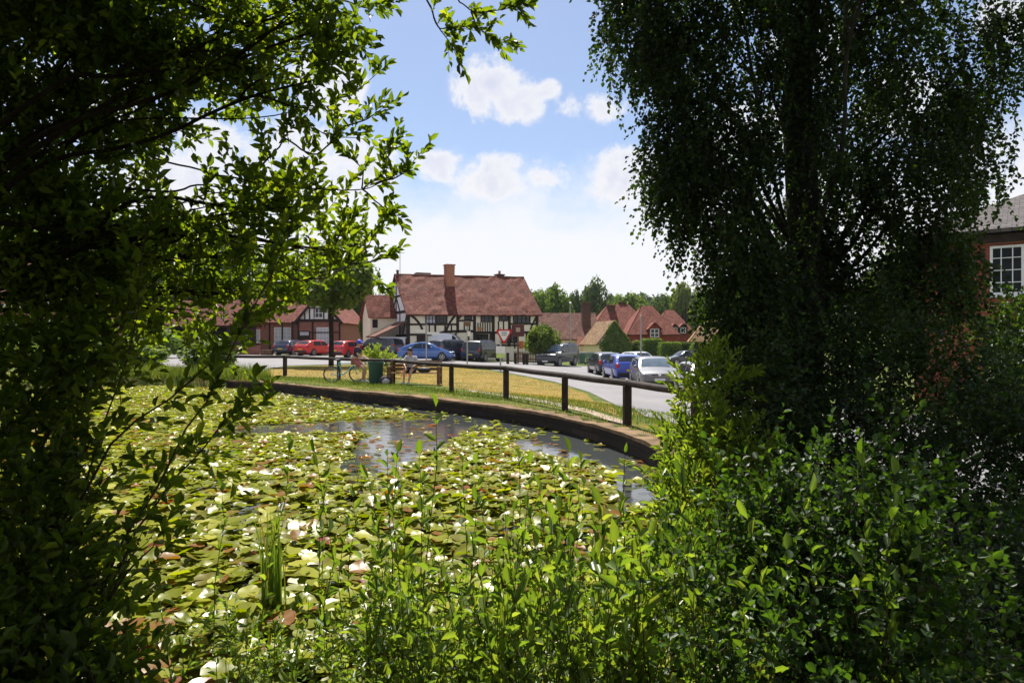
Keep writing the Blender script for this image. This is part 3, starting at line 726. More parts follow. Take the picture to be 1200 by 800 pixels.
# ---- open-fronted barn at far left of the road
fa=Face((200-600)/F*66,66,-6)
ba=thing('open_fronted_barn','open fronted dark barn with red tiled roof left of the brick house','barn',(fa.x0,66,0),R(-6))
x1=fa.U(270); mb=MB(); mb.box((x1/2,5.1,2.0),(x1,.2,3.2)); mb.box((.1,2.6,2.0),(.2,4.8,3.2)); mb.box((x1-.1,2.6,2.0),(.2,4.8,3.2)); mb.build('wall',MAT['black'],ba)
mb=MB(); roof_slab(mb,(-.4,-.4,3.45),(x1+.4,-.4,3.45),(x1+.4,2.6,6.0),(-.4,2.6,6.0),.14,12,6,.03); roof_slab(mb,(x1+.4,5.6,3.45),(-.4,5.6,3.45),(-.4,2.6,6.0),(x1+.4,2.6,6.0),.14,12,6,.03); mb.build('roof',MAT['tile_red'],ba)
for k in range(4):
    mb=MB(); mb.box((.2+(x1-.4)*k/3,.05,2.0),(.2,.2,3.2)); mb.build('post',MAT['black'],ba)
mb=MB(); mb.box((x1/2,.05,3.5),(x1,.22,.25)); mb.build('lintel',MAT['black'],ba)

# ---- brick house seen through leaves at far left
fl=Face(-34.5,56,14)
lh=thing('brick_house','dark red brick house with white casement windows half hidden by leaves on the left','house',(fl.x0,56,0),R(14))
hl=fl.U(112); x00=fl.U(-30)
mb=MB(); mb.M=Matrix.Translation((x00,0,0)); gable_walls(mb,0,hl-x00,0,7,.2,6.2,6.2,9.6,9.6); mb.build('wall',MAT['brick'],lh)
mb=MB(); mb.M=Matrix.Translation((x00,0,0)); n_=hl-x00
roof_slab(mb,(-.3,-.4,5.8),(n_+.3,-.4,5.8),(n_+.3,3.5,9.65),(-.3,3.5,9.65),.14,12,6,.02); roof_slab(mb,(n_+.3,7.4,5.8),(-.3,7.4,5.8),(-.3,3.5,9.65),(n_+.3,3.5,9.65),.14,12,6,.02)
r_=mb.build('roof',MAT['tile_brown'],lh); chimney(r_,(hl-2,3.5,9.2),(1.0,.8),1.5,MAT['brick'],2)
for p0,p1 in ((38,63),(73,90),(5,24)):
    for y0,y1 in ((341,359),(375,397)):
        u0,u1=fl.U(p0),fl.U(p1); window(lh,(u0+u1)/2,fl.Z((y0+y1)/2,u0),u1-u0,fl.Z(y0,u0)-fl.Z(y1,u0),4,2,MAT['white'],MAT['pane'],sill=MAT['white'],bar=.06,fr=.1)

# ---- brick house close on the right
fr_=Face(15.0,23.5,-38)
rh=thing('georgian_brick_house','red brick house with white sash window and slate roof at right behind the birch','house',(fr_.x0,23.5,.3),R(-38))
mb=MB(); mb.box((4,4,2.35),(10,8,5.7)); mb.build('wall',MAT['brick_red'],rh)
mb=MB(); roof_slab(mb,(-1.5,-.55,5.25),(9.5,-.55,5.25),(6.5,4,7.2),(2.5,4,7.2),.12,10,5,.01); roof_slab(mb,(9.5,8.5,5.25),(-1.5,8.5,5.25),(2.5,4,7.2),(6.5,4,7.2),.12,10,5,.01)
roof_slab(mb,(-1.5,8.5,5.25),(-1.5,-.55,5.25),(2.5,4,7.2),(2.5,4.001,7.2),.12,6,5,.01); roof_slab(mb,(9.5,-.55,5.25),(9.5,8.5,5.25),(6.5,4,7.2),(6.5,4.001,7.2),.12,6,5,.01)
r_=mb.build('roof',MAT['slate'],rh); mb=MB(); mb.box((4,-.12,5.1),(10.4,.28,.26)); mb.box((-1.12,4,5.1),(.28,8.2,.26)); mb.build('eaves_board',MAT['timber'],rh)
chimney(r_,(4.5,5,6.8),(1.4,.7),1.3,MAT['brick_orange'],3)
for px in (1180,1236):
    u=fr_.U(px)
    for zc in (4.05,1.3): 
        w_=window(rh,u,zc,.92,1.62,3,4,MAT['white'],MAT['pane'],sill=MAT['white'],bar=.03,fr=.08)
        mb=MB(); mb.box((u,-.015,zc+.99),(1.2,.05,.2)); mb.build('brick_arch',MAT['brick'],w_)

# ---- low brown-roofed cottage right of the inn
fc=Face((634-600)/F*76,76,3)
lc=thing('low_cottage','low cottage with long brown tiled roof between the inn and the ivy gable','house',(fc.x0,76,0),R(3))
n_=fc.U(700); mb=MB(); gable_walls(mb,-1.0,n_,0,6,-.5,2.5,2.5,5.15,5.15); mb.build('wall',MAT['cream'],lc)
mb=MB(); roof_slab(mb,(-1.2,-.4,2.15),(n_+.3,-.4,2.15),(n_+.3,3,5.2),(-1.2,3,5.2),.14,16,6,.03); roof_slab(mb,(n_+.3,6.4,2.15),(-1.2,6.4,2.15),(-1.2,3,5.2),(n_+.3,3,5.2),.14,12,6,.03)
r_=mb.build('roof',MAT['tile_brown'],lc)
mb=MB(); roof_slab(mb,(fc.U(673),-1.5,1.5),(fc.U(698),-1.5,1.5),(fc.U(694),.3,2.75),(fc.U(678),.3,2.75),.1,6,4,.02); mb.build('porch_roof',MAT['tile_bright'],lc)
chimney(r_,(fc.U(689),1.4,2.6),(.95,.95),3.7,MAT['brick_dark'],0)
for p0,p1 in ((645,655),(660,668)):
    u0,u1=fc.U(p0),fc.U(p1); window(lc,(u0+u1)/2,1.35,u1-u0,1.0,2,2,MAT['white'],MAT['pane'])
u0,u1=fc.U(692),fc.U(699); mb=MB(); mb.box(((u0+u1)/2,-.03,.7),(u1-u0,.1,2.0)); mb.build('door',MAT['black'],lc)

# ---- ivy-covered gable
fg=Face((702-600)/F*70,70,17)
ig=thing('ivy_cottage','small cottage with tan tiled roof and gable wall smothered in ivy','house',(fg.x0,70,0),R(17))
mb=MB(); mb.M=Matrix.Rotation(R(0),4,'Z')
gwid=3.3; mb.add([(0,0,-.5),(gwid,0,-.5),(gwid,4,-.5),(0,4,-.5),(0,0,2.0),(gwid,0,2.0),(gwid,4,2.0),(0,4,2.0),(gwid/2,0,4.05),(gwid/2,4,4.05)],[(0,1,5,8,4),(2,3,7,9,6),(1,2,6,5),(3,0,4,7),(4,8,9,7),(8,5,6,9),(0,3,2,1)]); mb.build('wall',MAT['cream'],ig)
mb=MB(); roof_slab(mb,(-.35,-.25,1.6),(-.35,4.2,1.6),(gwid/2,4.2,4.08),(gwid/2,-.25,4.08),.12,8,5,.03); roof_slab(mb,(gwid+.35,4.2,1.6),(gwid+.35,-.25,1.6),(gwid/2,-.25,4.08),(gwid/2,4.2,4.08),.12,8,5,.03)
mb.build('roof',MAT['tile_tan'],ig)
IVY_PARENT=ig; IVY_W=gwid

# ---- big hipped house with red roofs
def hip(mb,x0,x1,y0,y1,e,r,inset,th=.14,w=.02,ov=.4):
    x0-=ov;x1+=ov;y0-=ov;y1+=ov; ym=(y0+y1)/2
    a,b=(x0+inset,ym,r),(x1-inset,ym,r)
    roof_slab(mb,(x0,y0,e),(x1,y0,e),b,a,th,12,7,w); roof_slab(mb,(x1,y1,e),(x0,y1,e),a,b,th,12,7,w)
    roof_slab(mb,(x0,y1,e),(x0,y0,e),a,(a[0],a[1]+.01,a[2]),th,8,7,w); roof_slab(mb,(x1,y0,e),(x1,y1,e),b,(b[0],b[1]+.01,b[2]),th,8,7,w)
def dormer(parent,u,v,z,w,h,rmat,wmat,dep=2.2):
    mb=MB(); mb.add([(u-w/2,v,z),(u+w/2,v,z),(u+w/2,v,z+h),(u,v,z+h+w*.5),(u-w/2,v,z+h),(u-w/2,v+dep,z),(u+w/2,v+dep,z),(u+w/2,v+dep,z+h),(u,v+dep,z+h+w*.5),(u-w/2,v+dep,z+h)],[(0,1,2,3,4),(9,8,7,6,5),(0,5,6,1),(1,6,7,2),(2,7,8,3),(3,8,9,4),(4,9,5,0)])
    d=mb.build('dormer',wmat,parent)
    mb=MB(); hh=z+h; roof_slab(mb,(u-w/2-.22,v-.25,hh-.2),(u-w/2-.22,v+dep,hh-.2),(u,v+dep,hh+w*.5+.03),(u,v-.25,hh+w*.5+.03),.1,4,3,.01); roof_slab(mb,(u+w/2+.22,v+dep,hh-.2),(u+w/2+.22,v-.25,hh-.2),(u,v-.25,hh+w*.5+.03),(u,v+dep,hh+w*.5+.03),.1,4,3,.01)
    mb.build('dormer_roof',rmat,d)
    mb=MB()
    ww=w*.78; y=v-.03
    for dx in (-.5,0,.5): mb.box((u+dx*(ww-.08),y-.02,z+h*.5),(.08,.07,h*.9))
    for dz in (.07,.5,.93): mb.box((u,y-.015,z+h*dz),(ww,.06,.07))
    mb.build('window',MAT['white'],d)
    mb=MB(); mb.box((u,y+.01,z+h*.5),(ww-.05,.03,h*.85)); mb.build('pane',MAT['pane'],d)
fh=Face((694-600)/F*95,95,2)
bg_=thing('hipped_tile_house','large house with sweeping red hipped roofs and red tile hung walls behind the hedge','house',(fh.x0,95,0),R(2))
xe=fh.U(773); xw0=fh.U(733); xw1=fh.U(786)
mb=MB(); mb.box((xe/2,5.5,1.3),(xe,9,3.6)); mb.box(((xw0+xw1)/2,.3,1.25),(xw1-xw0,6.4,3.5)); mb.build('wall',MAT['tile_hung'],bg_)
mb=MB(); hip(mb,0,xe,1,10,2.75,7.3,3.6); rf2=mb.build('roof',MAT['tile_bright'],bg_)
mb=MB(); hip(mb,xw0,xw1,-2.9,4.5,2.85,6.9,2.9); mb.build('wing_roof',MAT['tile_bright'],bg_)
dormer(bg_,fh.U(767,-3.3),-3.35,2.5,1.5,1.25,MAT['tile_bright'],MAT['tile_hung'])
chimney(rf2,(fh.U(717,4),4.6,5.4),(1.0,1.0),1.75,MAT['brick_dark'],0); chimney(rf2,(fh.U(730,5.5),6.0,6.6),(1.1,.8),1.1,MAT['brick_dark'],0)
for p in (737,748,778):
    window(bg_,fh.U(p,-2.9),1.1,.9,1.2,2,2,MAT['white'],MAT['pane'],y=-2.9)
fs_=Face((771-600)/F*112,112,0)
sh=thing('dormered_tile_house','farther red roofed house with a pair of dormer windows','house',(fs_.x0,112,0),0)
xe=fs_.U(812); mb=MB(); mb.box((xe/2,4,1.3),(xe,8,4.4)); mb.build('wall',MAT['tile_hung'],sh)
mb=MB(); hip(mb,0,xe,0,8,3.2,7.2,2.6); mb.build('roof',MAT['tile_bright'],sh)
for p in (790.5,800.5): dormer(sh,fs_.U(p,-.4),-.45,3.3,1.1,1.0,MAT['tile_bright'],MAT['black'],1.6)

# ---- small tiled shelter on posts at the right
shl=thing('roadside_shelter','small open shelter with mossy tiled roof on dark posts, beside the birch','shelter',(14.3,49,ground(14.3,49)),R(-12))
mb=MB(); hip(mb,-1.2,1.2,-1.2,1.2,2.35,4.0,1.3,.12,.02,.35); mb.build('roof',MAT['thatch'],shl)
for x in (-1,1):
    for y in (-1,1):
        mb=MB(); mb.box((x,y,1.2),(.17,.17,2.5)); mb.beam((x,y,1.75),(x*.45,y,2.35),.1,.1); mb.build('post',MAT['black'],shl)
mb=MB(); mb.box((0,.95,.7),(2,.1,1.3)); mb.box((0,.55,.42),(1.9,.5,.07)); mb.build('bench_seat',MAT['bench'],shl)
# ================================================================= CARS
class CarShape:
    def __init__(s,L,W,H,prof,belt,nose=.16,tail=.10,tumble=.80):
        s.L,s.W,s.H,s.belt,s.nose,s.tail,s.tumble=L,W,H,belt,nose,tail,tumble
        s.pt=[p[0] for p in prof]; s.pz=[p[1] for p in prof]
    def X(s,t): return s.L/2-t*s.L
    def zt(s,t): return float(np.interp(t,s.pt,s.pz))
    def hw(s,t,z):
        w=s.W/2*(1-s.nose*max(0,1-t/.11)**2.0-s.tail*max(0,1-(1-t)/.10)**2.0)
        if z<=s.belt: k=np.interp(z,[.15,.32,.6,s.belt],[.90,.97,1.0,.955])
        else: k=np.interp(z,[s.belt,s.H],[.955,s.tumble])
        return float(w*k)
    def belt_at(s,t): return min(s.belt,s.zt(t)-.05)
def car_body(sh,z0=.2):
    ts=sorted(set([round(x,4) for x in list(np.linspace(0,1,30))+sh.pt+[.015,.985]]))
    vs=[];n=0
    for t in ts:
        zt=sh.zt(t); zb=sh.belt_at(t); x=sh.X(t); zf=z0+.12*max(0,1-t/.06)+.12*max(0,1-(1-t)/.06)
        zf=min(zf,zt-.2); pts=[(0,zf),(sh.hw(t,.2)*.9,zf)]
        for z in (max(.34,zf+.05),.55,):
            z=min(z,zb-.02); pts.append((sh.hw(t,z),z))
        pts.append((sh.hw(t,zb),zb))
        for k in (.5,.86): 
            z=zb+(zt-zb)*k; pts.append((sh.hw(t,z)*(1 if k<.8 else .985),z))
        pts.append((sh.hw(t,zt)*.90,zt-.004)); pts.append((sh.hw(t,zt)*.5,zt+.018)); pts.append((0,zt+.024))
        ring=[(x,y,z) for y,z in pts]+[(x,-y,z) for y,z in pts[-2:0:-1]]
        n=len(ring); vs+=ring
    fs=[]
    for i in range(len(ts)-1):
        for k in range(n): fs.append((i*n+k,i*n+(k+1)%n,(i+1)*n+(k+1)%n,(i+1)*n+k))
    fs+=[tuple(range(n-1,-1,-1)),tuple((len(ts)-1)*n+k for k in range(n))]
    m=MB(); m.add(vs,fs); return m
def patch(grid):
    """thin solid skin from a grid of (point, normal)"""
    m=MB(); J=len(grid); I=len(grid[0]); vs=[]
    for row in grid:
        for p,nrm in row: vs.append(tuple(Vector(p)+Vector(nrm)*.009))
    for row in grid:
        for p,nrm in row: vs.append(tuple(Vector(p)-Vector(nrm)*.02))
    k=I*J; fs=[]
    for j in range(J-1):
        for i in range(I-1):
            a=j*I+i; fs.append((a,a+1,a+I+1,a+I)); fs.append((k+a,k+a+I,k+a+I+1,k+a+1))
    for i in range(I-1): fs.append((i,k+i,k+i+1,i+1)); a=(J-1)*I+i; fs.append((a,a+1,k+a+1,k+a))
    for j in range(J-1): a=j*I; fs.append((a,a+I,k+a+I,k+a)); a+=I-1; fs.append((a,k+a,k+a+I,a+I))
    return m.add(vs,fs)
def top_glass(sh,t0,t1,wf=.83,n=6):
    g=[]
    for j in range(n+1):
        t=t0+(t1-t0)*j/n; e=1e-3; dz=(sh.zt(min(1,t+e))-sh.zt(max(0,t-e)))/((min(1,t+e)-max(0,t-e))*sh.L)
        nr=Vector((dz,0,1)).normalized(); row=[]
        for i in range(7):
            a=(i-3)/3; y=sh.hw(t,sh.zt(t))*wf*a; row.append(((sh.X(t),y,sh.zt(t)+.024-.022*abs(a)**1.6),nr))
        g.append(row)
    return patch(g)
def side_glass(sh,t0,t1,side,zlo,zroof,n=7,slant0=0,slant1=0):
    g=[];rows=4
    for j in range(rows+1):
        row=[]; k=j/rows
        for i in range(n+1):
            t=(t0+slant0*k)+((t1+slant1*k)-(t0+slant0*k))*i/n
            z=zlo+(max(zlo+.02,min(zroof,sh.zt(t)-.075))-zlo)*k
            row.append(((sh.X(t),side*sh.hw(t,z)*(1-.004*k),z),(0,side,.25)))
        g.append(row)
    return patch(g)
def make_car(label,loc,head,sh,color,cat='car',glass=None,ws=(.26,.40),rw=(.86,.95),sides=((.30,.53),(.55,.78)),wheels=(.19,.80),wr=.32,z0=.2,lower=None,name='parked_car',plates=True,rails=False,wsmat='carglass',sl=(.1,0.0),lampz=.66,tailz=.85,group=None,spare=False):
    t=thing(name,label,cat,loc,head,group)
    glass=MAT['carglass']
    b=car_body(sh,z0).build('body',color,t,True,32)
    top_glass(sh,*ws).build('windscreen',MAT[wsmat],t,True)
    if rw: top_glass(sh,*rw,wf=.8).build('rear_window',glass,t,True)
    for sd in (-1,1):
        for i,(a,c) in enumerate(sides):
            side_glass(sh,a,c,sd,sh.belt+.035,sh.H-.10,slant0=sl[0] if i==0 else 0,slant1=-sl[1] if i==len(sides)-1 else 0).build('side_window',glass,t,True)
        for wt in wheels:
            x=sh.X(wt); y=sd*(sh.hw(wt,.5)-.09)
            m=MB(); m.M=Matrix.Translation((x,sd*(sh.hw(wt,.45)-.145),wr+.02))@Matrix.Rotation(PI/2,4,'X'); m.lathe([(wr*1.17,-.15),(wr*1.17,.15)],22); m.build('wheel_arch',MAT['plastic'],t,True)
            m=MB(); m.M=Matrix.Translation((x,y,wr))@Matrix.Rotation(PI/2*-sd,4,'X')
            m.lathe([(wr*.62,-.1),(wr*.97,-.1),(wr,-.07),(wr,.07),(wr*.97,.105),(wr*.66,.112)],22); wl=m.build('wheel',MAT['rubber'],t,True)
            m=MB(); m.M=Matrix.Translation((x,y,wr))@Matrix.Rotation(PI/2*-sd,4,'X')
            m.lathe([(wr*.68,.07),(wr*.68,.119),(wr*.6,.121),(wr*.58,.1)],22)
            for k in range(5):
                an=k*2*PI/5; m.beam((math.cos(an)*wr*.06,math.sin(an)*wr*.06,.113),(math.cos(an)*wr*.6,math.sin(an)*wr*.6,.113),wr*.17,.02)
            m.build('rim',MAT['rim'],wl)
        # lamps, mirrors, handles
        xh=sh.X(.035); yh=sd*sh.hw(.03,lampz)*.80
        m=MB(); m.ell((xh-.03,yh,lampz),(.14,.19,.085),12,8); m.build('headlight',MAT['clearlamp'],t,True)
        xt=sh.X(.975); yt=sd*sh.hw(.975,tailz)*.90
        m=MB(); m.ell((xt,yt,tailz),(.12,.11,.17),10,8); m.build('tail_light',MAT['redlamp'],t,True)
        tm=sides[0][0]+.015; m=MB(); ym=sd*(sh.hw(tm,sh.belt)+.09); m.ell((sh.X(tm),ym,sh.belt+.08),(.06,.11,.075),10,8); m.box((sh.X(tm),ym-sd*.08,sh.belt+.04),(.05,.1,.03)); m.build('wing_mirror',color,t,True)
        for a,c in sides[:2]:
            m=MB(); q=c-.04; m.box((sh.X(q),sd*(sh.hw(q,sh.belt-.1)+.012),sh.belt-.1),(.17,.03,.03),None,.008); m.build('door_handle',color,t)
    m=MB(); xg=sh.X(.012); m.box((xg-.02,0,.47),(.1,sh.W*.58,.17),None,.02); m.box((xg-.02,0,lampz-.02),(.1,sh.W*.44,.10),None,.02); m.build('grille',MAT['plastic'],t)
    lo=lower or MAT['plastic']
    m=MB(); m.box((sh.X(.0)-.06,0,.3),(.16,sh.W*.78,.12),None,.03); m.build('front_bumper',lo,t)
    m=MB(); m.box((sh.X(1.)+.03,0,.40),(.16,sh.W*.84,.2),None,.04); m.build('rear_bumper',lo,t)
    if plates:
        m=MB(); m.box((sh.X(0)+.03,0,.43),(.02,.5,.11)); m.build('front_plate',MAT['plate_w'],t)
        m=MB(); m.box((sh.X(1)-.05,0,.62),(.02,.5,.11)); m.build('rear_plate',MAT['plate_y'],t)
    if rails:
        for sd in (-1,1):
            m=MB(); y=sd*sh.hw(.6,sh.H)*.86; m.tube([(sh.X(.42),y,sh.H-.02),(sh.X(.46),y,sh.H+.06),(sh.X(.86),y,sh.H+.05),(sh.X(.9),y,sh.H-.02)],.02,6); m.build('roof_rail',MAT['plastic'],t)
    return t
HATCH=[(0,.60),(.02,.70),(.08,.80),(.2,.92),(.26,.98),(.33,1.19),(.41,1.40),(.5,1.465),(.62,1.47),(.78,1.43),(.88,1.36),(.93,1.16),(.975,.98),(.99,.80),(1,.60)]
ONEBOX=[(0,.52),(.02,.62),(.1,.78),(.2,.93),(.25,1.02),(.38,1.36),(.48,1.47),(.58,1.48),(.72,1.41),(.88,1.18),(.95,1.06),(.985,.95),(1,.6)]
SUVP=[(0,.68),(.015,.95),(.06,1.04),(.22,1.12),(.245,1.18),(.31,1.55),(.345,1.72),(.42,1.82),(.56,1.83),(.6,1.87),(.9,1.86),(.965,1.82),(.985,1.25),(.993,1.0),(1,.6)]
RRP=[(0,.66),(.015,.92),(.06,1.03),(.22,1.12),(.25,1.2),(.33,1.58),(.37,1.72),(.45,1.80),(.6,1.81),(.88,1.76),(.93,1.66),(.975,1.22),(.99,1.0),(1,.6)]
MPV=[(0,.62),(.02,.78),(.12,.95),(.19,1.06),(.28,1.45),(.34,1.66),(.42,1.74),(.6,1.76),(.88,1.72),(.95,1.62),(.98,1.15),(.99,.95),(1,.6)]
VAN=[(0,.62),(.02,.9),(.10,1.08),(.13,1.2),(.2,1.75),(.25,2.05),(.32,2.26),(.45,2.32),(.95,2.3),(.985,2.25),(.993,1.4),(1,.55)]
P_black=paint('black_paint',(.012,.012,.014)); P_red=paint('red_paint',(.68,.022,.018)); P_blue=paint('mid_blue_paint',(.045,.135,.42)); P_royal=paint('royal_blue_paint',(.03,.075,.42))
P_navy=paint('navy_paint',(.015,.022,.06)); P_silver=paint('silver_grey_paint',(.17,.165,.17),.4,.7,.4); P_pale=paint('pale_silver_paint',(.5,.5,.52),.3,1,.4); P_white=paint('white_paint',(.78,.78,.78)); P_slate=paint('slate_grey_paint',(.022,.023,.028),.3,.8,.2); P_dred=paint('deep_red_paint',(.58,.018,.015))
P_teal=paint('teal_paint',(.02,.11,.11))
def at(px,d): 
    x=(px-600)/F*d; return (x,d,ground(x,d)+.018)
hatch=CarShape(4.25,1.79,1.47,HATCH,.93); onebox=CarShape(4.45,1.75,1.48,ONEBOX,.95); suv=CarShape(4.8,1.92,1.87,SUVP,1.14,.08,.05,.86); rrv=CarShape(4.75,1.95,1.81,RRP,1.13,.1,.07,.84)
mpv=CarShape(4.6,1.8,1.76,MPV,1.02,.12,.06,.84); van=CarShape(5.3,2.0,2.32,VAN,1.15,.12,.04,.86)
def HD(dx,dy): return math.atan2(dy,dx)
GR_='cars and vans parked around the green'
c_=make_car('silver grey hatchback facing the camera, nearest whole car in the kerbside row at right',at(764,34.5),HD(-.03,-1),hatch,P_silver,wsmat='sky_painted_glass',group=GR_)
m=MB(); m.M=Matrix.Translation((hatch.X(.008)+.035,0,.66))@Matrix.Rotation(PI/2,4,'Y'); m.lathe([(.075,-.02),(.075,.012),(.06,.016),(.058,.006)],18)
m.build('grille_badge',MAT['chrome'],c_)
make_car('royal blue hatchback seen from behind between the black car and silver hatchback',at(730,39.6),HD(-.05,1),hatch,P_royal,group=GR_)
make_car('black hatchback seen from behind, first in the row after the bend',at(709,45.6),HD(-.07,1),hatch,P_black,group=GR_)
make_car('silver car mostly hidden behind bright leaves at the near end of the right row',at(828,27.5),HD(0,-1),hatch,P_pale,wsmat='sky_painted_glass',group=GR_)
make_car('dark slate off-roader with pale bonnet turning on the road below the small tree',at(654,58),HD(-.50,-.86),suv,P_slate,'off-roader',ws=(.25,.345),rw=(.967,.985),sides=((.31,.50),(.52,.70),(.73,.93)),wheels=(.17,.79),wr=.385,z0=.32,wsmat='sky_painted_glass',sl=(.05,0),lampz=.86,tailz=1.0,rails=True,group=GR_)
make_car('black off-roader with yellow rear plate parked before the inn beside the white van',at(566,59),HD(.42,.9),rrv,P_black,'off-roader',ws=(.26,.36),rw=(.93,.972),sides=((.31,.50),(.52,.70),(.73,.9)),wheels=(.18,.79),wr=.38,z0=.3,sl=(.05,0),lampz=.84,tailz=.98,rails=True,group=GR_)
make_car('mid blue one-box saloon parked broadside in front of the inn',at(500,55.0),HD(1,-.06),onebox,P_blue,ws=(.255,.46),rw=(.73,.94),sides=((.36,.54),(.555,.74)),sl=(.09,.06),group=GR_)
make_car('tall white van standing behind the dark people carrier',at(519,63.6),HD(.95,-.12),van,P_white,'van',ws=(.135,.25),rw=None,sides=((.17,.30),),wheels=(.17,.79),wr=.34,sl=(.06,0),lampz=.86,tailz=1.0,group=GR_)
make_car('dark people carrier with red tail lamps parked between blue saloon and black off-roader',at(530,58.5),HD(.62,.78),mpv,P_navy,'people carrier',ws=(.2,.34),rw=(.95,.98),sides=((.25,.46),(.48,.68),(.7,.92)),wheels=(.17,.79),sl=(.09,0),tailz=1.1,group=GR_)
make_car('white car nose just visible at the right of the dark people carrier',at(541,61.5),HD(.8,-.6),hatch,P_white,group=GR_)
make_car('dark people carrier with silver tailgate left of the blue saloon',at(444,62.0),HD(-.9,.45),mpv,P_navy,'people carrier',ws=(.2,.34),rw=(.95,.98),sides=((.25,.46),(.48,.68),(.7,.92)),wheels=(.17,.79),sl=(.09,0),tailz=1.1,group=GR_)
make_car('red hatchback on the left, in front of the brick house door',at(370,65.5),HD(.42,.9),hatch,P_red,group=GR_)
make_car('second red hatchback, just right of the dark tree trunk',at(407,61),HD(.3,.95),hatch,P_dred,group=GR_)
make_car('navy car parked under the brick house window, left of both red cars',at(343,67),HD(.25,.97),hatch,P_navy,group=GR_)
make_car('distant white car behind the silver hatchback roof',at(749,60),HD(.4,-.9),hatch,P_white,group=GR_)
make_car('distant dark car at the foot of the clipped hedge',at(803,70),HD(-1,-.2),hatch,P_black,group=GR_)
# wheelie bins by the cottage door
def bin_(label,px,d,mat,s=1.0):
    t=thing('wheelie_bin',label,'bin',at(px,d),random.uniform(-.4,.4),None)
    m=MB(); m.add([(-.22,-.27,.06),(.22,-.27,.06),(.22,.25,.06),(-.22,.25,.06),(-.28,-.36,.95),(.28,-.36,.95),(.28,.32,.95),(-.28,.32,.95)],[(0,3,2,1),(4,5,6,7),(0,1,5,4),(1,2,6,5),(2,3,7,6),(3,0,4,7)]); m.build('bin_body',mat,t)
    m=MB(); m.box((0,-.01,1.0),(.62,.74,.07),(R(4),0,0),.025); m.box((0,.37,.98),(.5,.05,.05)); m.build('lid',mat,t)
    for sx in (-1,1):
        m=MB(); m.M=Matrix.Translation((sx*.27,.27,.1))@Matrix.Rotation(PI/2,4,'Y'); m.lathe([(.1,-.03),(.1,.03)],14); m.build('wheel',MAT['rubber'],t)
    t.scale=(s,s,s); return t
MAT['bingreen']=plain('dark_green_plastic',(.012,.05,.035),(.02,.075,.05),3,.5,.4)
bin_('teal wheelie bin at the cottage door, just right of the slate off-roader',682,66,P_teal,1.15); bin_('blue green wheelie bin left of the ivy gable',691,67,P_teal,1.15)

# ================================================================= SIGNS AND POSTS
def post_sign(name,label,cat,px,d): return thing(name,label,cat,at(px,d),0)
t=post_sign('finger_post','slim post with two white direction arms in front of the blue saloon','signpost',499.6,48)
m=MB(); m.tube([(0,0,0),(0,0,2.65)],.05,10); m.lathe([(.06,2.65),(.07,2.7),(.03,2.8)],10); m.build('post',MAT['galv'],t,True)
m=MB(); m.prism([(-.06,2.22),(-.75,2.22),(-.88,2.31),(-.75,2.40),(-.06,2.40)],-.02,.02,Matrix.Rotation(PI/2,4,'X')); m.build('direction_arm',MAT['white'],t)
m=MB(); m.prism([(.06,2.05),(.85,2.05),(.98,2.14),(.85,2.23),(.06,2.23)],-.02,.02,Matrix.Rotation(PI/2,4,'X')@Matrix.Rotation(.2,4,'Y')); m.build('direction_arm',MAT['white'],t)
t=post_sign('parking_post','thin grey post with small brown plate on top, left of the give way sign','sign',547.5,45)
m=MB(); m.tube([(0,0,0),(0,0,3.0)],.045,10); m.build('post',MAT['galv'],t,True)
m=MB(); m.box((0,-.06,2.85),(.48,.03,.3),None,.01); m.build('sign_plate',plain('brown_plate',(.16,.09,.05),None,6,.5),t)
m=MB(); m.box((.12,-.06,2.2),(.2,.03,.34)); m.build('white_plate',MAT['white'],t)
t=post_sign('give_way_sign','red bordered triangular give way sign on grey post with white notice below','sign',586.5,42)
m=MB(); m.tube([(0,.05,0),(0,.05,2.65)],.05,10); m.build('post',MAT['galv'],t,True)
def tri(m,r,y,th,zc=2.22):
    pts=[]; 
    for k in range(3):
        a=-PI/2+k*2*PI/3
        for e in (-.14,.14): pts.append((r*math.cos(a+e)*1.05,r*math.sin(a+e)*1.05))
    m.prism(pts,-th/2,th/2,Matrix.Translation((.22,y,zc))@Matrix.Rotation(PI/2,4,'X')); return m
P_signred=plain('sign_red',(.55,.015,.02),None,4,.35)
tri(MB(),.50,-.02,.03).build('sign_border',P_signred,t); tri(MB(),.355,-.042,.014).build('sign_face',MAT['white'],t)
def lettering(txt,size,loc,parent,mat,rot=(PI/2,0,0)):
    cu=bpy.data.curves.new('lettering','FONT'); cu.body=txt; cu.size=size; cu.align_x='CENTER'; cu.align_y='CENTER'; cu.extrude=.004
    o=bpy.data.objects.new('lettering',cu); COL.objects.link(o); bpy.context.view_layer.update()
    me=bpy.data.meshes.new_from_object(o.evaluated_get(bpy.context.evaluated_depsgraph_get())); COL.objects.unlink(o); bpy.data.objects.remove(o)
    me.materials.clear(); me.materials.append(mat); q=link(bpy.data.objects.new('lettering',me),parent); q.location=loc; q.rotation_euler=rot; return q
lettering('GIVE',.15,(.22,-.056,2.33),t,MAT['black']); lettering('WAY',.15,(.22,-.056,2.19),t,MAT['black'])
m=MB(); m.box((0,-.03,1.28),(.56,.02,.42)); m.build('notice',MAT['white'],t)
m=MB(); m.box((0,-.03,.92),(.52,.02,.28)); m.build('notice',plain('green_notice',(.45,.62,.12),(.6,.7,.25),5,.5),t)
t=post_sign('inn_sign','dark red hanging board on tall post before the right end of the inn','sign',607,57.5)
m=MB(); m.box((0,0,1.5),(.14,.14,3.4)); m.build('post',MAT['bench'],t)
m=MB(); m.box((0,-.1,2.75),(1.05,.07,.95),None,.02); m.build('board',plain('dark_red_board',(.10,.018,.018),(.06,.012,.012),3,.5),t)
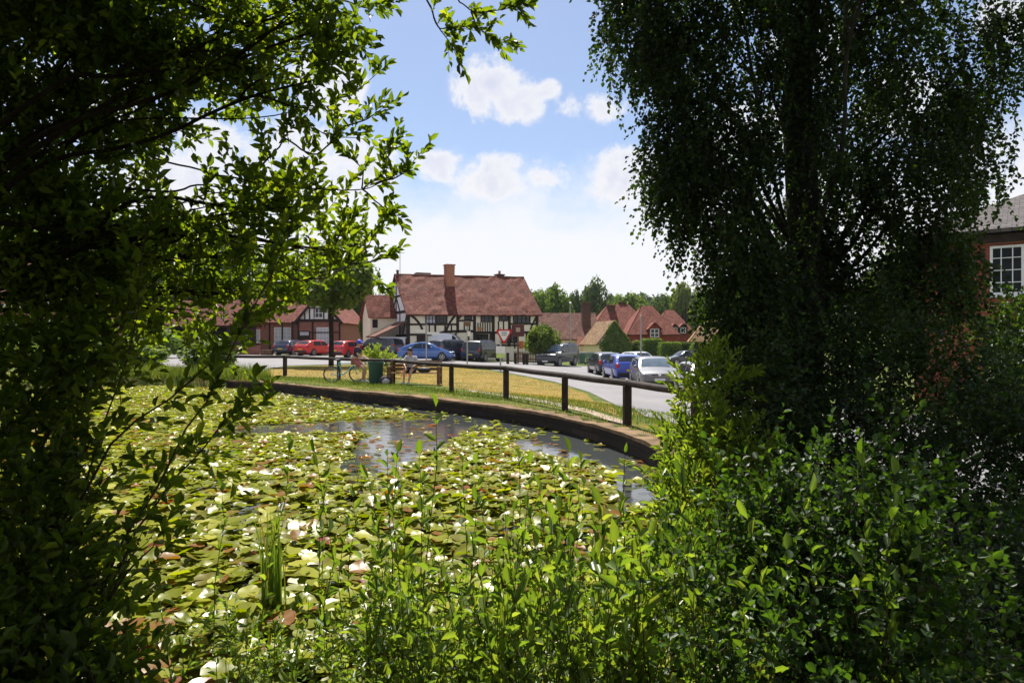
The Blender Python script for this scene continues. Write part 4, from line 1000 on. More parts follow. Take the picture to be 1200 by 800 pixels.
m=MB(); m.box((0,-.142,2.85),(.36,.02,.38)); m.build('painted_panel',plain('buff_panel',(.5,.4,.26),(.3,.16,.1),9,.5),t)
m=MB(); m.box((0,-.1,3.27),(1.2,.14,.08)); m.build('sign_cap',MAT['bench'],t)
for i,(px,lab) in enumerate(((595,'short dark bollard directly under the give way sign'),(614,'dark bollard just right of the inn sign post'),(617.5,'rightmost dark bollard before the inn, beside the small tree'),(604,'dark bollard between the inn sign and the black off-roader'))):
    m=MB(); m.lathe([(.12,0),(.115,.75),(.13,.78),(.13,.84),(.09,.9)],12); o=m.build('bollard',MAT['black'],None,True); o.location=at(px,55.5+i*.4); tag(o,lab,'bollard',None,None); o['group']='bollards in front of the inn'
fnc=thing('picket_fence','low dark wooden fence along the right frontage of the inn','fence',(0,0,0))
fa_,fb_=Vector((.2,61.2,0)),Vector((3.6,62.6,0))
m=MB()
for zz in (.35,.8): m.beam((fa_.x,fa_.y,ground(fa_.x,fa_.y)+zz),(fb_.x,fb_.y,ground(fb_.x,fb_.y)+zz),.04,.09)
m.build('rail',MAT['bench'],fnc)
m=MB()
for k in range(24):
    p=fa_.lerp(fb_,k/23); m.box((p.x,p.y-.04,ground(p.x,p.y)+.5),(.08,.02,1.0))
m.build('palings',MAT['bench'],fnc)
for px,d,lab,h in ((668,62,'pale slender street lamp above the slate off-roader',5.6),(751,56,'thin pale pole rising behind the parked cars at right',4.4)):
    t=post_sign('street_lamp' if px==668 else 'flag_pole',lab,'lamp' if px==668 else 'pole',px,d)
    m=MB(); m.tube([(0,0,0),(0,0,1.2),(0,0,h)],[.08,.06,.04],10); m.build('post',MAT['galv'],t,True)
    m=MB()
    if px==668: m.box((0,-.25,h+.02),(.16,.6,.1),(R(8),0,0),.03); m.build('lamp_head',MAT['galv'],t)
    else: m.ell((0,0,h+.04),(.06,.06,.06),10,8); m.build('finial',MAT['galv'],t,True)

# ================================================================= BENCH, BIN, PEOPLE, BICYCLE
bp=G(487,446); SB=bp.y/F  # metres per pixel there
BD=26.6
def loc(px,d): x=(px-600)/F*d; return Vector((x,d,ground(x,d)))
be=thing('park_bench','weathered wooden park bench facing the pond behind the rail','bench',loc(487,BD),R(-4))
for i in range(4):
    m=MB(); m.box((0,-.02-.13*i,.44),(1.95,.105,.035),None,.008); m.build('seat_slat',MAT['bench'],be)
for i in range(3):
    m=MB(); m.box((0,.13+.03*i,.58+.14*i),(1.95,.03,.11),(R(-12),0,0),.008); m.build('back_slat',MAT['bench'],be)
for sx in (-1,1):
    m=MB(); m.box((sx*.97,.12,.45),(.1,.12,.9)); m.box((sx*.97,-.42,.32),(.1,.11,.64)); m.box((sx*.97,-.16,.66),(.11,.66,.06)); m.box((sx*.97,-.14,.38),(.09,.5,.1)); m.build('end_frame',MAT['bench'],be)
t=thing('litter_bin','dark green litter bin beside the bench under the flowering shrub','bin',loc(440.5,BD+.2))
m=MB(); m.lathe([(.24,.02),(.27,.1),(.29,.78),(.31,.8),(.31,.86),(.25,.86),(.24,.6)],18); m.build('bin_body',MAT['bingreen'],t,True,30)
m=MB(); m.torus((0,0,.86),.3,.02,'z',24,6); m.build('rim',MAT['bingreen'],t,True)
def skin_mesh(name,nodes,edges,mat,parent,sub=2,root=0):
    me=bpy.data.meshes.new(name); me.from_pydata([n[0] for n in nodes],edges,[]); o=bpy.data.objects.new(name,me); COL.objects.link(o)
    o.modifiers.new('s','SKIN'); 
    for i,n in enumerate(nodes):
        r=n[1]; sv=me.skin_vertices[0].data[i]; sv.radius=(r,r) if not isinstance(r,tuple) else r; sv.use_root=(i==root)
    md=o.modifiers.new('d','SUBSURF'); md.levels=sub; md.render_levels=sub
    bpy.context.view_layer.update()
    m2=bpy.data.meshes.new_from_object(o.evaluated_get(bpy.context.evaluated_depsgraph_get())); bpy.data.objects.remove(o)
    m2.materials.clear(); m2.materials.append(mat)
    m2.polygons.foreach_set('use_smooth',[True]*len(m2.polygons))
    return link(bpy.data.objects.new(name,m2),parent)
def limbs_person(label,locv,rz,J,shirt,shorts,shoe,hat=None,hair='long',sleeve=True,group=None):
    """J: joint positions (pelvis, chest, neck, head, elbows, wrists, hips, knees, ankles, toes), one continuous body"""
    t=thing('person',label,'person',locv,rz,group)
    n=[];e=[]
    def a(p,r,par=None):
        n.append((tuple(p),r)); 
        if par is not None: e.append((par,len(n)-1))
        return len(n)-1
    V_=lambda k:Vector(J[k])
    pel=a(J['pelvis'],(.13,.11)); sp=a((V_('pelvis')+V_('chest'))/2,(.125,.10),pel); ch=a(J['chest'],(.14,.11),sp)
    nb=a(V_('neck'),.055,ch); hb=a(V_('neck').lerp(V_('head'),.5),.07,nb); hd=a(J['head'],.095,hb); ht=a(V_('head')+(V_('head')-V_('neck')).normalized()*.08,.08,hd)
    for sd in ('L','R'):
        s_=a(J['sh'+sd],.055,ch); el=a(J['el'+sd],.04,s_); wr=a(J['wr'+sd],.028,el)
        hp=a(J['hip'+sd],.095,pel); kn=a(J['kn'+sd],.06,hp); cf=a(V_('kn'+sd).lerp(V_('an'+sd),.35),.056,kn); an=a(J['an'+sd],.038,cf); 
    body=skin_mesh('body',n,e,MAT['skin'],t)
    for sd in ('L','R'):   # hands with fingers, shoes
        w=V_('wr'+sd); f=(w-V_('el'+sd)).normalized(); sdv=f.cross(Vector((0,0,1))).normalized(); 
        nn=[(tuple(w),.024),(tuple(w+f*.05),(.036,.02)),(tuple(w+f*.09),(.036,.016))]; ee=[(0,1),(1,2)]
        for k,l in zip((-1.4,-.5,.5,1.4),(.055,.07,.065,.05)):
            b0=w+f*.09+sdv*k*.018; nn+=[(tuple(b0),.0085),(tuple(b0+f*l*.55+Vector((0,0,-.008))),.008),(tuple(b0+f*l+Vector((0,0,-.025))),.007)]; q=len(nn); ee+=[(2,q-3),(q-3,q-2),(q-2,q-1)]
        b0=w+f*.04; nn+=[(tuple(b0+sdv*.045),.01),(tuple(b0+sdv*.06+f*.04),.009)]; q=len(nn); ee+=[(1,q-2),(q-2,q-1)]
        skin_mesh('hand',nn,ee,MAT['skin'],t,1)
        an=V_('an'+sd); to=V_('toe'+sd); skin_mesh('shoe',[(tuple(an+Vector((0,0,.0))),.05),(tuple(an+Vector((0,0,-.045))+(an-to).normalized()*.03),.045),(tuple(an.lerp(to,.55)),.048),(tuple(to),.035)],[(0,1),(1,2),(2,3)],shoe,t,1)
        if sleeve:
            pass
    # clothes
    nn=[(tuple(V_('pelvis')+Vector((0,0,.02))),(.15,.13)),(tuple((V_('pelvis')+V_('chest'))/2),(.145,.12)),(J['chest'],(.162,.13)),(tuple(V_('chest').lerp(V_('neck'),.7)),.085)]; ee=[(0,1),(1,2),(2,3)]
    for sd in ('L','R'): nn+=[(J['sh'+sd],.075),(tuple(V_('sh'+sd).lerp(V_('el'+sd),.65)),.062)]; q=len(nn); ee+=[(2,q-2),(q-2,q-1)]
    skin_mesh('shirt',nn,ee,shirt,t)
    nn=[(tuple(V_('pelvis')),(.155,.135))]; ee=[]
    for sd in ('L','R'): nn+=[(J['hip'+sd],.115),(tuple(V_('hip'+sd).lerp(V_('kn'+sd),.72)),.088)]; q=len(nn); ee+=[(0,q-2),(q-2,q-1)]
    skin_mesh('shorts',nn,ee,shorts,t)
    h=V_('head'); fw=Vector(J['face']).normalized(); rt=fw.cross(Vector((0,0,1))).normalized()
    for k in (-1,1):
        m=MB(); m.ell(h+fw*.088+rt*k*.034+Vector((0,0,.012)),(.014,.014,.01),8,6); m.build('eye',MAT['hair'],t,True)
        m=MB(); m.ell(h+rt*k*.098-fw*.005,(.02,.02,.034),8,6); m.build('ear',MAT['skin'],t,True)
    m=MB(); m.ell(h+fw*.105-Vector((0,0,.018)),(.018,.018,.028),8,6); m.build('nose',MAT['skin'],t,True)
    m=MB(); m.ell(h+fw*.092-Vector((0,0,.055)),(.026,.026,.008),8,6); m.build('mouth',plain('lips',(.35,.1,.09),None,8,.5),t,True)
    if hair=='long':
        skin_mesh('back_hair',[(tuple(h+Vector((0,0,.06))+fw*.005),.118),(tuple(h+Vector((0,0,.04))-fw*.03),.115),(tuple(h-fw*.06-Vector((0,0,.03))),.095),(tuple(h-fw*.09-Vector((0,0,.15))),.07),(tuple(h-fw*.09-Vector((0,0,.25))),.04)],[(0,1),(1,2),(2,3),(3,4)],MAT['hair'],t,1)
    m=MB(); m.ell(h+Vector((0,0,.045))-fw*.032,(.112,.112,.118),14,10); m.build('hair',MAT['hair'],t,True)
    if hat:
        m=MB(); m.ell(h+Vector((0,0,.055))-fw*.008,(.125,.125,.095),14,8); m.ell(h+Vector((0,0,.055))+fw*.1,(.075,.075,.02),12,6); m.build('cap',hat,t,True)
    return t
NAVY_CLOTH=plain('navy_cloth',(.018,.02,.05),(.03,.032,.07),9,.9); PINK=plain('faded_red_shorts',(.45,.16,.14),(.36,.12,.11),9,.9); WHITE_CLOTH=plain('pale_top',(.55,.52,.55),(.4,.38,.42),9,.9); DARK_CLOTH=plain('dark_cloth',(.03,.028,.03),(.05,.045,.05),9,.9)
BLUECAP=plain('blue_cap',(.03,.05,.5),(.04,.07,.6),9,.7); SHOE=plain('pale_shoe',(.5,.48,.46),(.35,.33,.33),9,.8)
# cyclist perched on the rail, facing right and a little towards the pond
k=1.05
J=dict(pelvis=(0,0,.92),chest=(.10,0,1.30),neck=(.15,0,1.47),head=(.20,0,1.60),face=(.9,-.35,-.12),shL=(.1,.19,1.38),shR=(.1,-.19,1.38),elL=(.22,.24,1.10),elR=(.24,-.22,1.10),wrL=(.44,.16,1.02),wrR=(.46,-.14,1.02),
       hipL=(.04,.1,.88),hipR=(.04,-.1,.88),knL=(.40,.14,.62),knR=(.42,-.10,.58),anL=(.34,.16,.12),anR=(.36,-.08,.12),toeL=(.52,.16,.035),toeR=(.54,-.1,.035))
limbs_person('cyclist in bright blue cap and navy shirt perched on the pond rail',loc(415,27.5)+Vector((0,.1,0)),R(-8),J,NAVY_CLOTH,PINK,SHOE,BLUECAP,'short')
J=dict(pelvis=(0,0,.56),chest=(-.02,-.06,.95),neck=(-.02,-.10,1.12),head=(-.04,-.15,1.25),face=(-.35,-.9,-.35),shL=(.18,-.05,1.03),shR=(-.2,-.05,1.03),elL=(.26,-.16,.78),elR=(-.27,-.2,.80),wrL=(.14,-.38,.70),wrR=(-.18,-.42,.70),
       hipL=(.09,-.04,.54),hipR=(-.09,-.04,.54),knL=(.06,-.46,.55),knR=(-.2,-.46,.56),anL=(-.02,-.52,.12),anR=(-.2,-.60,.12),toeL=(-.06,-.70,.035),toeR=(-.28,-.76,.035))
limbs_person('dark haired woman in pale top and dark shorts sitting on the bench bare legged',loc(482,BD-.1),0,J,WHITE_CLOTH,DARK_CLOTH,SHOE,None,'long')
# bag on the bench, rucksack on the grass
t=thing('handbag','black bag lying on the bench right of the seated woman','bag',loc(497,BD-.2)+Vector((0,0,.462)))
m=MB(); m.ell((0,0,.10),(.27,.13,.11),14,8); m.build('bag_body',MAT['plastic'],t,True); m=MB(); m.tube([(-.15,0,.17),(-.08,0,.27),(.08,0,.27),(.15,0,.17)],.012,6); m.build('bag_strap',MAT['plastic'],t)
t=thing('rucksack','grey and white rucksack lying on the grass between bin and bench','bag',loc(452,BD-.3))
m=MB(); m.ell((0,0,.16),(.26,.17,.18),14,8); m.build('bag_body',DARK_CLOTH,t,True); m=MB(); m.ell((.03,-.13,.13),(.15,.07,.11),12,8); m.build('front_pocket',SHOE,t,True); m=MB(); m.tube([(-.2,0,.28),(-.1,.05,.36),(.05,.05,.36),(.15,0,.3)],.018,6); m.build('bag_strap',DARK_CLOTH,t)
# bicycle leaning by the post
MAT['turq']=paint('turquoise_paint',(.10,.45,.50)); 
def bicycle(label,locv,rz,lean):
    t=thing('bicycle',label,'bicycle',locv,rz); t.rotation_euler=(lean,0,rz); r=.34
    for x in (-.52,.52):
        m=MB(); m.torus((x,0,r),r-.02,.02,'y',28,6); wl=m.build('wheel',MAT['rubber'],t,True)
        m=MB(); m.torus((x,0,r),r-.05,.012,'y',28,5)
        for k in range(12):
            a=k*PI/6; m.tube([(x,0,r),(x+(r-.05)*math.cos(a),0,r+(r-.05)*math.sin(a))],.003,4)
        m.lathe([(.03,-.05),(.03,.05)],8,Matrix.Translation((x,0,r))@Matrix.Rotation(PI/2,4,'X')); m.build('rim',MAT['rim'],wl)
    m=MB(); bb=(-.06,0,.3); st=(-.22,0,.82); hd=(.36,0,.80); hb=(.39,0,.68)
    for a,b,q in ((bb,st,.018),(st,hd,.018),(bb,hb,.02),(bb,(-.52,0,r),.012),((-.2,0,.76),(-.52,0,r),.01),(hd,(.52,0,r),.016)): m.tube([a,b],q,7)
    m.build('frame',MAT['turq'],t,True)
    m=MB(); m.tube([hd,(.34,0,.95)],.014,6); m.tube([(.30,-.27,.96),(.36,-.15,.97),(.34,0,.96),(.36,.15,.97),(.30,.27,.96)],.014,6); m.build('handlebar',MAT['plastic'],t)
    m=MB(); m.tube([st,(-.25,0,.9)],.013,6); m.ell((-.26,0,.93),(.14,.07,.035),12,6); m.build('saddle',MAT['plastic'],t,True)
    m=MB(); m.torus(bb,.09,.008,'y',18,5); m.tube([(-.06,-.06,.3),(.06,-.07,.18)],.011,5); m.tube([(-.06,.06,.3),(-.18,.07,.42)],.011,5); m.build('crank',MAT['galv'],t)
    return t
bicycle('turquoise framed bicycle leaning on the pond rail behind the cyclist',loc(404,27.9),R(28),R(-10))
# ================================================================= PLANTS
LM={}
LM['birch']=leafmat('birch_leaf',[(0,(.007,.015,.004)),(.5,(.015,.034,.007)),(1,(.045,.085,.016))],.36,(2.9,2.7,.7),rough=.5,spec=.2)
LM['sallow']=leafmat('sallow_leaf',[(0,(.024,.045,.008)),(.5,(.066,.112,.015)),(1,(.15,.20,.028))],.54,(3.0,2.6,.5))
LM['shoot']=leafmat('willow_shoot_leaf',[(0,(.04,.08,.014)),(.5,(.10,.17,.03)),(1,(.19,.25,.05))],.46,(2.3,2.1,.6),rough=.36,spec=.5)
LM['darkbush']=leafmat('bush_leaf',[(0,(.008,.02,.005)),(.5,(.019,.046,.010)),(1,(.055,.105,.022))],.36,(2.5,2.3,.7),rough=.48,spec=.35)
LM['sapling']=leafmat('sapling_leaf',[(0,(.016,.038,.007)),(.5,(.038,.085,.014)),(1,(.09,.15,.03))],.42,(2.5,2.3,.6),rough=.48,spec=.35)
LM['willow']=leafmat('willow_leaf',[(0,(.06,.105,.016)),(.5,(.125,.195,.03)),(1,(.21,.25,.055))],.52,(2.3,2.1,.6))
LM['far']=leafmat('far_tree_leaf',[(0,(.05,.095,.02)),(.5,(.105,.175,.036)),(1,(.16,.22,.055))],.34,rough=.7,spec=.15)
LM['fardark']=leafmat('far_dark_leaf',[(0,(.03,.055,.02)),(.5,(.058,.098,.03)),(1,(.095,.14,.045))],.3,rough=.7,spec=.15)
LM['farpale']=leafmat('far_pale_leaf',[(0,(.07,.11,.028)),(.5,(.13,.18,.05)),(1,(.19,.23,.075))],.3,rough=.7,spec=.15)
LM['lime']=leafmat('lime_leaf',[(0,(.05,.09,.015)),(.5,(.10,.16,.028)),(1,(.16,.21,.05))],.4,rough=.6,spec=.2)
LM['grass']=leafmat('grass_blade',[(0,(.05,.085,.014)),(.55,(.105,.155,.03)),(.85,(.17,.17,.05)),(1,(.36,.26,.08))],.35,rough=.6,spec=.2)
LM['straw']=leafmat('straw_blade',[(0,(.10,.125,.03)),(.3,(.2,.18,.05)),(.6,(.31,.225,.075)),(1,(.40,.30,.12))],.3,rough=.8,spec=.1)
LM['reed']=leafmat('reed_blade',[(0,(.07,.13,.02)),(.6,(.12,.19,.03)),(.85,(.16,.17,.04)),(1,(.4,.2,.05))],.35,rough=.45)
LM['pad']=leafmat('lily_pad',[(0,(.15,.028,.01)),(.13,(.2,.085,.018)),(.2,(.14,.12,.012)),(.45,(.125,.145,.007)),(.75,(.22,.23,.013)),(1,(.38,.36,.06))],.32,(2.0,2.2,.3),rough=.36,spec=.26)
def sheen(m,fac,rough):
    nt=m.node_tree; b=nt.nodes['Principled BSDF']; df=nt.nodes.new('ShaderNodeBsdfDiffuse'); gl_=nt.nodes.new('ShaderNodeBsdfGlossy'); gl_.inputs['Roughness'].default_value=rough; gl_.inputs['Color'].default_value=(1,.98,.9,1)
    nt.links.new(b.inputs['Base Color'].links[0].from_socket,df.inputs['Color']); mx=nt.nodes.new('ShaderNodeMixShader'); mx.inputs[0].default_value=fac; nt.links.new(df.outputs[0],mx.inputs[1]); nt.links.new(gl_.outputs[0],mx.inputs[2])
    out=b.outputs[0].links[0].to_socket; nt.links.new(mx.outputs[0],out); nt.nodes.remove(b)
sheen(LM['pad'],.036,.33)
LM['petal']=leafmat('lily_petal',[(0,(.7,.6,.6)),(1,(.82,.8,.78))],.3,(1,1,1))
LM['redpetal']=leafmat('orange_petal',[(0,(.5,.05,.02)),(.5,(.6,.16,.03)),(1,(.65,.3,.06))],.3,(1.2,1,1))
LM['pinkpetal']=leafmat('pink_petal',[(0,(.55,.08,.16)),(1,(.7,.2,.3))],.3,(1.2,1,1))
class Leafs:
    """collects leaf and twig arrays of one plant"""
    def __init__(s): s.P=[];s.D=[];s.N=[];s.L=[];s.tv=[];s.tq=[];s.nt=0
    def twigs(s,S,D,Ln,n,leaf,ang=(.6,1.2),grav=.15,upw=.7,r=.002,t0=.08,tubes=True):
        P,LD,LN=twig_leaves(S,D,Ln,n,RNG,ang,grav,upw,t0)
        s.P.append(P);s.D.append(LD);s.N.append(LN);s.L.append(leaf*RNG.uniform(.6,1.2,len(P)))
        if tubes:
            v,q=twig_tubes(S,D,Ln,r,grav); s.tv.append(v); s.tq.append(q+s.nt); s.nt+=len(v)
    def build(s,parent,mat,w=.5,fold=.18,droop=.12,name='foliage',tshift=0.0,tvar=.2,twigmat=None,tname='twigs'):
        P=np.concatenate(s.P);D=np.concatenate(s.D);N=np.concatenate(s.N);L=np.concatenate(s.L)
        # clumps of older and younger leaves
        ph=np.sin(P@np.array([2.1,1.7,2.6])+1.3)*np.sin(P@np.array([-3.1,2.2,1.4]))*.13
        tint=np.clip(RNG.normal(.45+tshift,tvar,len(P))+ph,0,1)
        f=leaves(name,P,D,N,L,mat,parent,w,fold,droop,tint)
        if s.tv: raw_mesh(tname,np.concatenate(s.tv),np.concatenate(s.tq),twigmat or MAT['twig'],parent)
        return f
def lobes_px(Ls):
    return [(np.array(W(px,py,d)),np.array((rx/F*d,rd,ry/F*d)),n) for px,py,d,rx,ry,rd,n in Ls]
def fill(lf,lobes,leaf,n,tl=(.25,.45),dirmix=(.5,0,.5),ang=(.6,1.2),grav=.15,upw=.7,r=.002,shell=.3,tubes=True,clump=0,csig=.12):
    """twigs through each lobe; dirmix = outward, down(-)/up(+), random"""
    for c,rr,k in lobes:
        if clump and k>clump*2:
            kc=max(2,k//clump); C0,u0=in_ell(kc,c,rr,RNG,shell); idx=RNG.integers(0,kc,k); S=C0[idx]+RNG.normal(0,1,(k,3))*csig; u=u0[idx]
        else: S,u=in_ell(k,c,rr,RNG,shell)
        D=unit(u*dirmix[0]+np.array([0,0,dirmix[1]])+rdir(k)*dirmix[2])
        Ln=RNG.uniform(tl[0],tl[1],k)
        lf.twigs(S-D*(Ln*.5)[:,None],D,Ln,n,leaf,ang,grav,upw,r,tubes=tubes)
def limbs(parent,trunk,lobes,r0=.05,mat=None,name='limbs',sub=2,start=(.25,.9),rng=RNG,high=()):
    mb=MB()
    T=np.array([np.array(p) for p in trunk])
    for c,rr,k in list(lobes)+list(high):
        hi=any(c is h[0] for h in high)
        i=(rng.uniform(.8,.95) if hi else rng.uniform(*start))*(len(T)-1); j=int(i); p=T[j]+(T[min(j+1,len(T)-1)]-T[j])*(i-j)
        if p[2]>c[2] and not hi: p=T[max(0,int((len(T)-1)*.3))]
        pts=wob(p,c,6,.035,.08,rng); sp=chaikin(pts,2); rs=[r0*(1-.75*t/(len(sp)-1)) for t in range(len(sp))]; mb.tube(sp,rs,6,False)
        for s_ in range(sub):
            q=pts[rng.integers(3,6)]; e,_=in_ell(1,c,rr*.8,rng); sp=chaikin(wob(q,e[0],4,.045,.05,rng),2); mb.tube(sp,[r0*(.4-.32*t/(len(sp)-1)) for t in range(len(sp))],5,False)
    return mb.build(name,mat or MAT['bark'],parent,True)

# ---------------- lily pads
def in_open(x,y):
    k=np.zeros(len(x),bool)
    for px,py,rx,ry in ((330,503,75,6.5),(430,500,85,8.5),(500,498,60,8),(470,522,58,22),(440,548,44,11),(655,527,42,9),(695,534,42,10),(620,519,30,5),(530,500,40,6),(262,606,14,3),(525,606,18,5),(330,760,12,8),(600,575,14,3)):
        d0=F*2.03/(py-400); d1=F*2.03/(py-ry-400); d2=F*2.03/(py+ry-400); cy=(d1+d2)/2; ey=(d1-d2)/2; cx=(px-600)/F*d0; ex=rx/F*d0
        k|=((x-cx)/ex)**2+((y-cy)/ey)**2+.25*np.sin(x*5+y*3)*np.sin(y*4.3-x*2)<1
    return k
def pad_arrays(x,y,r,z,tilt,taz,yaw,curl):
    m=15; th=np.linspace(.16,2*PI-.16,m)[None]; K=len(x)
    lx=r[:,None]*np.cos(th)*(1+.05*np.sin(3*th+yaw[:,None])); ly=r[:,None]*np.sin(th); lz=curl[:,None]*r[:,None]*np.cos(2*th+yaw[:,None]*3)+(.08+.7*np.abs(curl[:,None]))*r[:,None]*(1+.4*np.sin(5*th+yaw[:,None]*7))
    lx=np.concatenate([np.zeros((K,1)),lx],1); ly=np.concatenate([np.zeros((K,1)),ly],1); lz=np.concatenate([np.zeros((K,1)),lz],1)
    X=lx*np.cos(yaw)[:,None]-ly*np.sin(yaw)[:,None]; Y=lx*np.sin(yaw)[:,None]+ly*np.cos(yaw)[:,None]
    g=np.tan(tilt)[:,None]*(X*np.cos(taz)[:,None]+Y*np.sin(taz)[:,None])
    v=np.stack([x[:,None]+X,y[:,None]+Y,z[:,None]+lz+g+np.abs(np.tan(tilt))[:,None]*r[:,None]*.6],-1)
    b=(np.arange(K)*(m+1))[:,None]; t=np.concatenate([b+np.array([[0,1+i,2+i]]) for i in range(m-1)],0)
    return v.reshape(-1,3),t,m+1
N0=150000
x=RNG.uniform(-19.5,2.5,N0); y=RNG.uniform(3.6,31,N0); pd=pond_dist(x,y)
nv=np.sin(x*.9+1)*np.sin(y*.8)+.6*np.sin(x*2.3-y*1.7)
wallside=(y>11)&(x>-11)|(x>0)&(y>8)
ok=(pd<-.12)&~((wallside)&(pd>-1.0)&(RNG.random(N0)<.93))
op=in_open(x,y); ok&=~(op&(RNG.random(N0)>.05)); 
ok&=(RNG.random(N0)<np.clip(.62+.22*nv,.15,1)*np.where(y>14,.5,1))&(np.abs(x)<y*.85+.6)
x,y=x[ok],y[ok]; K=len(x)
r=RNG.uniform(.045,.105,K); tilt=np.abs(RNG.normal(0,.15,K))*np.where(y<11,1.3,1); tilt=np.clip(tilt,0,.5)
z=WATER+.006+RNG.random(K)**2*np.where(y<10,.13,.05)
tint=np.clip(RNG.normal(.52,.23,K),.14,1); red=RNG.random(K)<.022; tint[red]=RNG.uniform(0,.14,red.sum()); tint[in_open(x,y)]=RNG.uniform(0,.3,in_open(x,y).sum())
# the three hundred nearest pads in view are objects of their own
vis=(np.abs(x)<y*.72)&(y>4.7); order=np.argsort(np.where(vis,y,1e9))[:300]; mask=np.ones(K,bool); mask[order]=False
v,t,k_=pad_arrays(x[mask],y[mask],r[mask],z[mask],tilt[mask],RNG.uniform(0,6.28,mask.sum()),RNG.uniform(0,6.28,mask.sum()),RNG.normal(0,.11,mask.sum()))
o=raw_mesh('lily_pads',v,t,LM['pad'],None,np.repeat(tint[mask],k_),True); o['kind']='stuff'
protos=[]
for i in range(24):
    one=lambda a:np.array([a])
    tt=[.12,.25,.35,.4,.45,.5,.5,.55,.55,.6,.6,.65,.65,.7,.7,.75,.8,.85,.9,.95,.5,.6,.7,.8][i]
    v,t,k_=pad_arrays(one(0.),one(0.),one(1.),one(0.),one(0.),one(0.),one(RNG.uniform(0,6)),one(RNG.normal(0,.11)))
    me=raw_mesh('lily_pad',v,t,LM['pad'],None,np.full(k_,tt),True); protos.append(me)
first=set()
for i in order:
    q=int(RNG.integers(0,24)); pr=protos[q]
    if q in first: c=pr.copy(); COL.objects.link(c)
    else: c=pr; first.add(q)
    c.location=(x[i],y[i],z[i]+.02); c.scale=(r[i]*1.1,)*3; c.rotation_euler=(RNG.normal(0,tilt[i]*.6+.07),RNG.normal(0,tilt[i]*.6+.07),RNG.uniform(0,6.28))
    tag(c,'round notched lily pad floating among many others on the near half of the pond','lily pad','lily pads on the near pond')
for q,pr in enumerate(protos):
    if q not in first: bpy.data.objects.remove(pr)
# white water lilies
def lily():
    t=thing('water_lily','small white water lily flower open among the lily pads','flower',(0,0,0),0,'white water lilies on the pond')
    P=[];D=[];
    for ring,(n,el) in enumerate(((8,.25),(7,.75),(5,1.15))):
        for k in range(n):
            a=2*PI*(k+.5*ring)/n; D.append((math.cos(a)*math.cos(el),math.sin(a)*math.cos(el),math.sin(el))); P.append((math.cos(a)*.008,math.sin(a)*.008,.012))
    D=np.array(D); leaves('petals',np.array(P),D,np.array([[0,0,1.]]*len(P))-D*.2,.055,LM['petal'],t,.5,.14,-.1)
    m=MB(); m.ell((0,0,.025),(.014,.014,.012),8,6); m.build('stamens',plain('yellow_stamens',(.7,.45,.05),None,9,.7),t,True); return t
pr=lily(); cand=np.where((y>5.5)&(y<26)&(np.abs(x)<y*.5)&~in_open(x,y))[0]; sel=RNG.choice(cand,18,False)
for n_,i in enumerate(sel):
    c=pr if n_==0 else copy_tree(pr)
    c.location=(x[i],y[i],WATER+.07+RNG.uniform(0,.05)); c.rotation_euler=(RNG.normal(0,.2),RNG.normal(0,.2),RNG.uniform(0,6)); s_=RNG.uniform(.8,1.35); c.scale=(s_,s_,s_)

# ---------------- grass on the bank, straw on the green
def blades(name,x,y,h,w,mat,tint,lean=.35):
    K=len(x); z=np.array(dryground(x,y)); a=RNG.uniform(0,6.28,K); b=RNG.uniform(0,6.28,K); l=RNG.uniform(0,lean,K)*h
    p=np.stack([x,y,z],-1); s_=np.stack([np.cos(a),np.sin(a),np.zeros(K)],-1)*(w/2)[:,None]
    tip=p+np.stack([np.cos(b)*l,np.sin(b)*l,h],-1)
    v=np.stack([p-s_,p+s_,tip],1).reshape(-1,3); return raw_mesh(name,v,np.arange(K*3).reshape(-1,3),mat,None,np.repeat(tint,3))
K0=150000; gx=RNG.uniform(-17,4,K0); gy=RNG.uniform(6,36,K0); pd=pond_dist(gx,gy)
k=(pd>.16)&(pd<2.6)&((gy>9.5))&(RNG.random(K0)<np.where(pd<1.0,.55,1.)); gx,gy,pd=gx[k],gy[k],pd[k]
tint=np.clip(RNG.normal(.4,.17,len(gx))+np.where(pd<.9,.35,0)+.15*np.sin(gx*1.9)*np.sin(gy*1.3),0,1)
o=blades('bank_grass',gx,gy,RNG.uniform(.05,.13,len(gx))*np.where(pd<.8,.6,1),np.full(len(gx),.018),LM['grass'],tint); o['kind']='stuff'
K0=90000; gx=RNG.uniform(-13,3.2,K0); gy=RNG.uniform(14,46,K0); pd=pond_dist(gx,gy)
poly=np.array(gl((303,440),(314,434.2),(340,430),(400,428),(470,427.6),(528,429.8),(572,434.8),(610,441.4),(648,449),(686,461),(716,476),(728,489),(700,480),(662,473.5),(593,461),(529,454),(461,446),(397,444),(334,441)))
ins=np.zeros(K0,bool)
for i in range(len(poly)):
    a=poly[i];b=poly[(i+1)%len(poly)]; c=((a[1]>gy)!=(b[1]>gy)); ins^=c&(gx<(b[0]-a[0])*(gy-a[1])/(b[1]-a[1]+1e-12)+a[0])
gx,gy=gx[ins],gy[ins]
o=blades('dry_grass',gx,gy,RNG.uniform(.025,.06,len(gx)),np.full(len(gx),.02),LM['straw'],np.clip(RNG.normal(.5,.2,len(gx))+.28*np.sin(gx*.9+.7*np.sin(gy*.8))*np.sin(gy*.55+gx*.3),0,1),.9); o['kind']='stuff'
# tall rough grass on the left bank
K0=24000; gx=RNG.uniform(-20,-10.4,K0); gy=RNG.uniform(26,35,K0); pd=pond_dist(gx,gy); k=(pd>-.12)&(pd<2.4)&((gx<-11.0)|(pd<.0)); gx,gy=gx[k],gy[k]
o=blades('tall_grass',gx,gy,RNG.uniform(.25,.75,len(gx)),np.full(len(gx),.03),LM['grass'],np.clip(RNG.normal(.45,.2,len(gx)),0,1),.5); o['kind']='stuff'

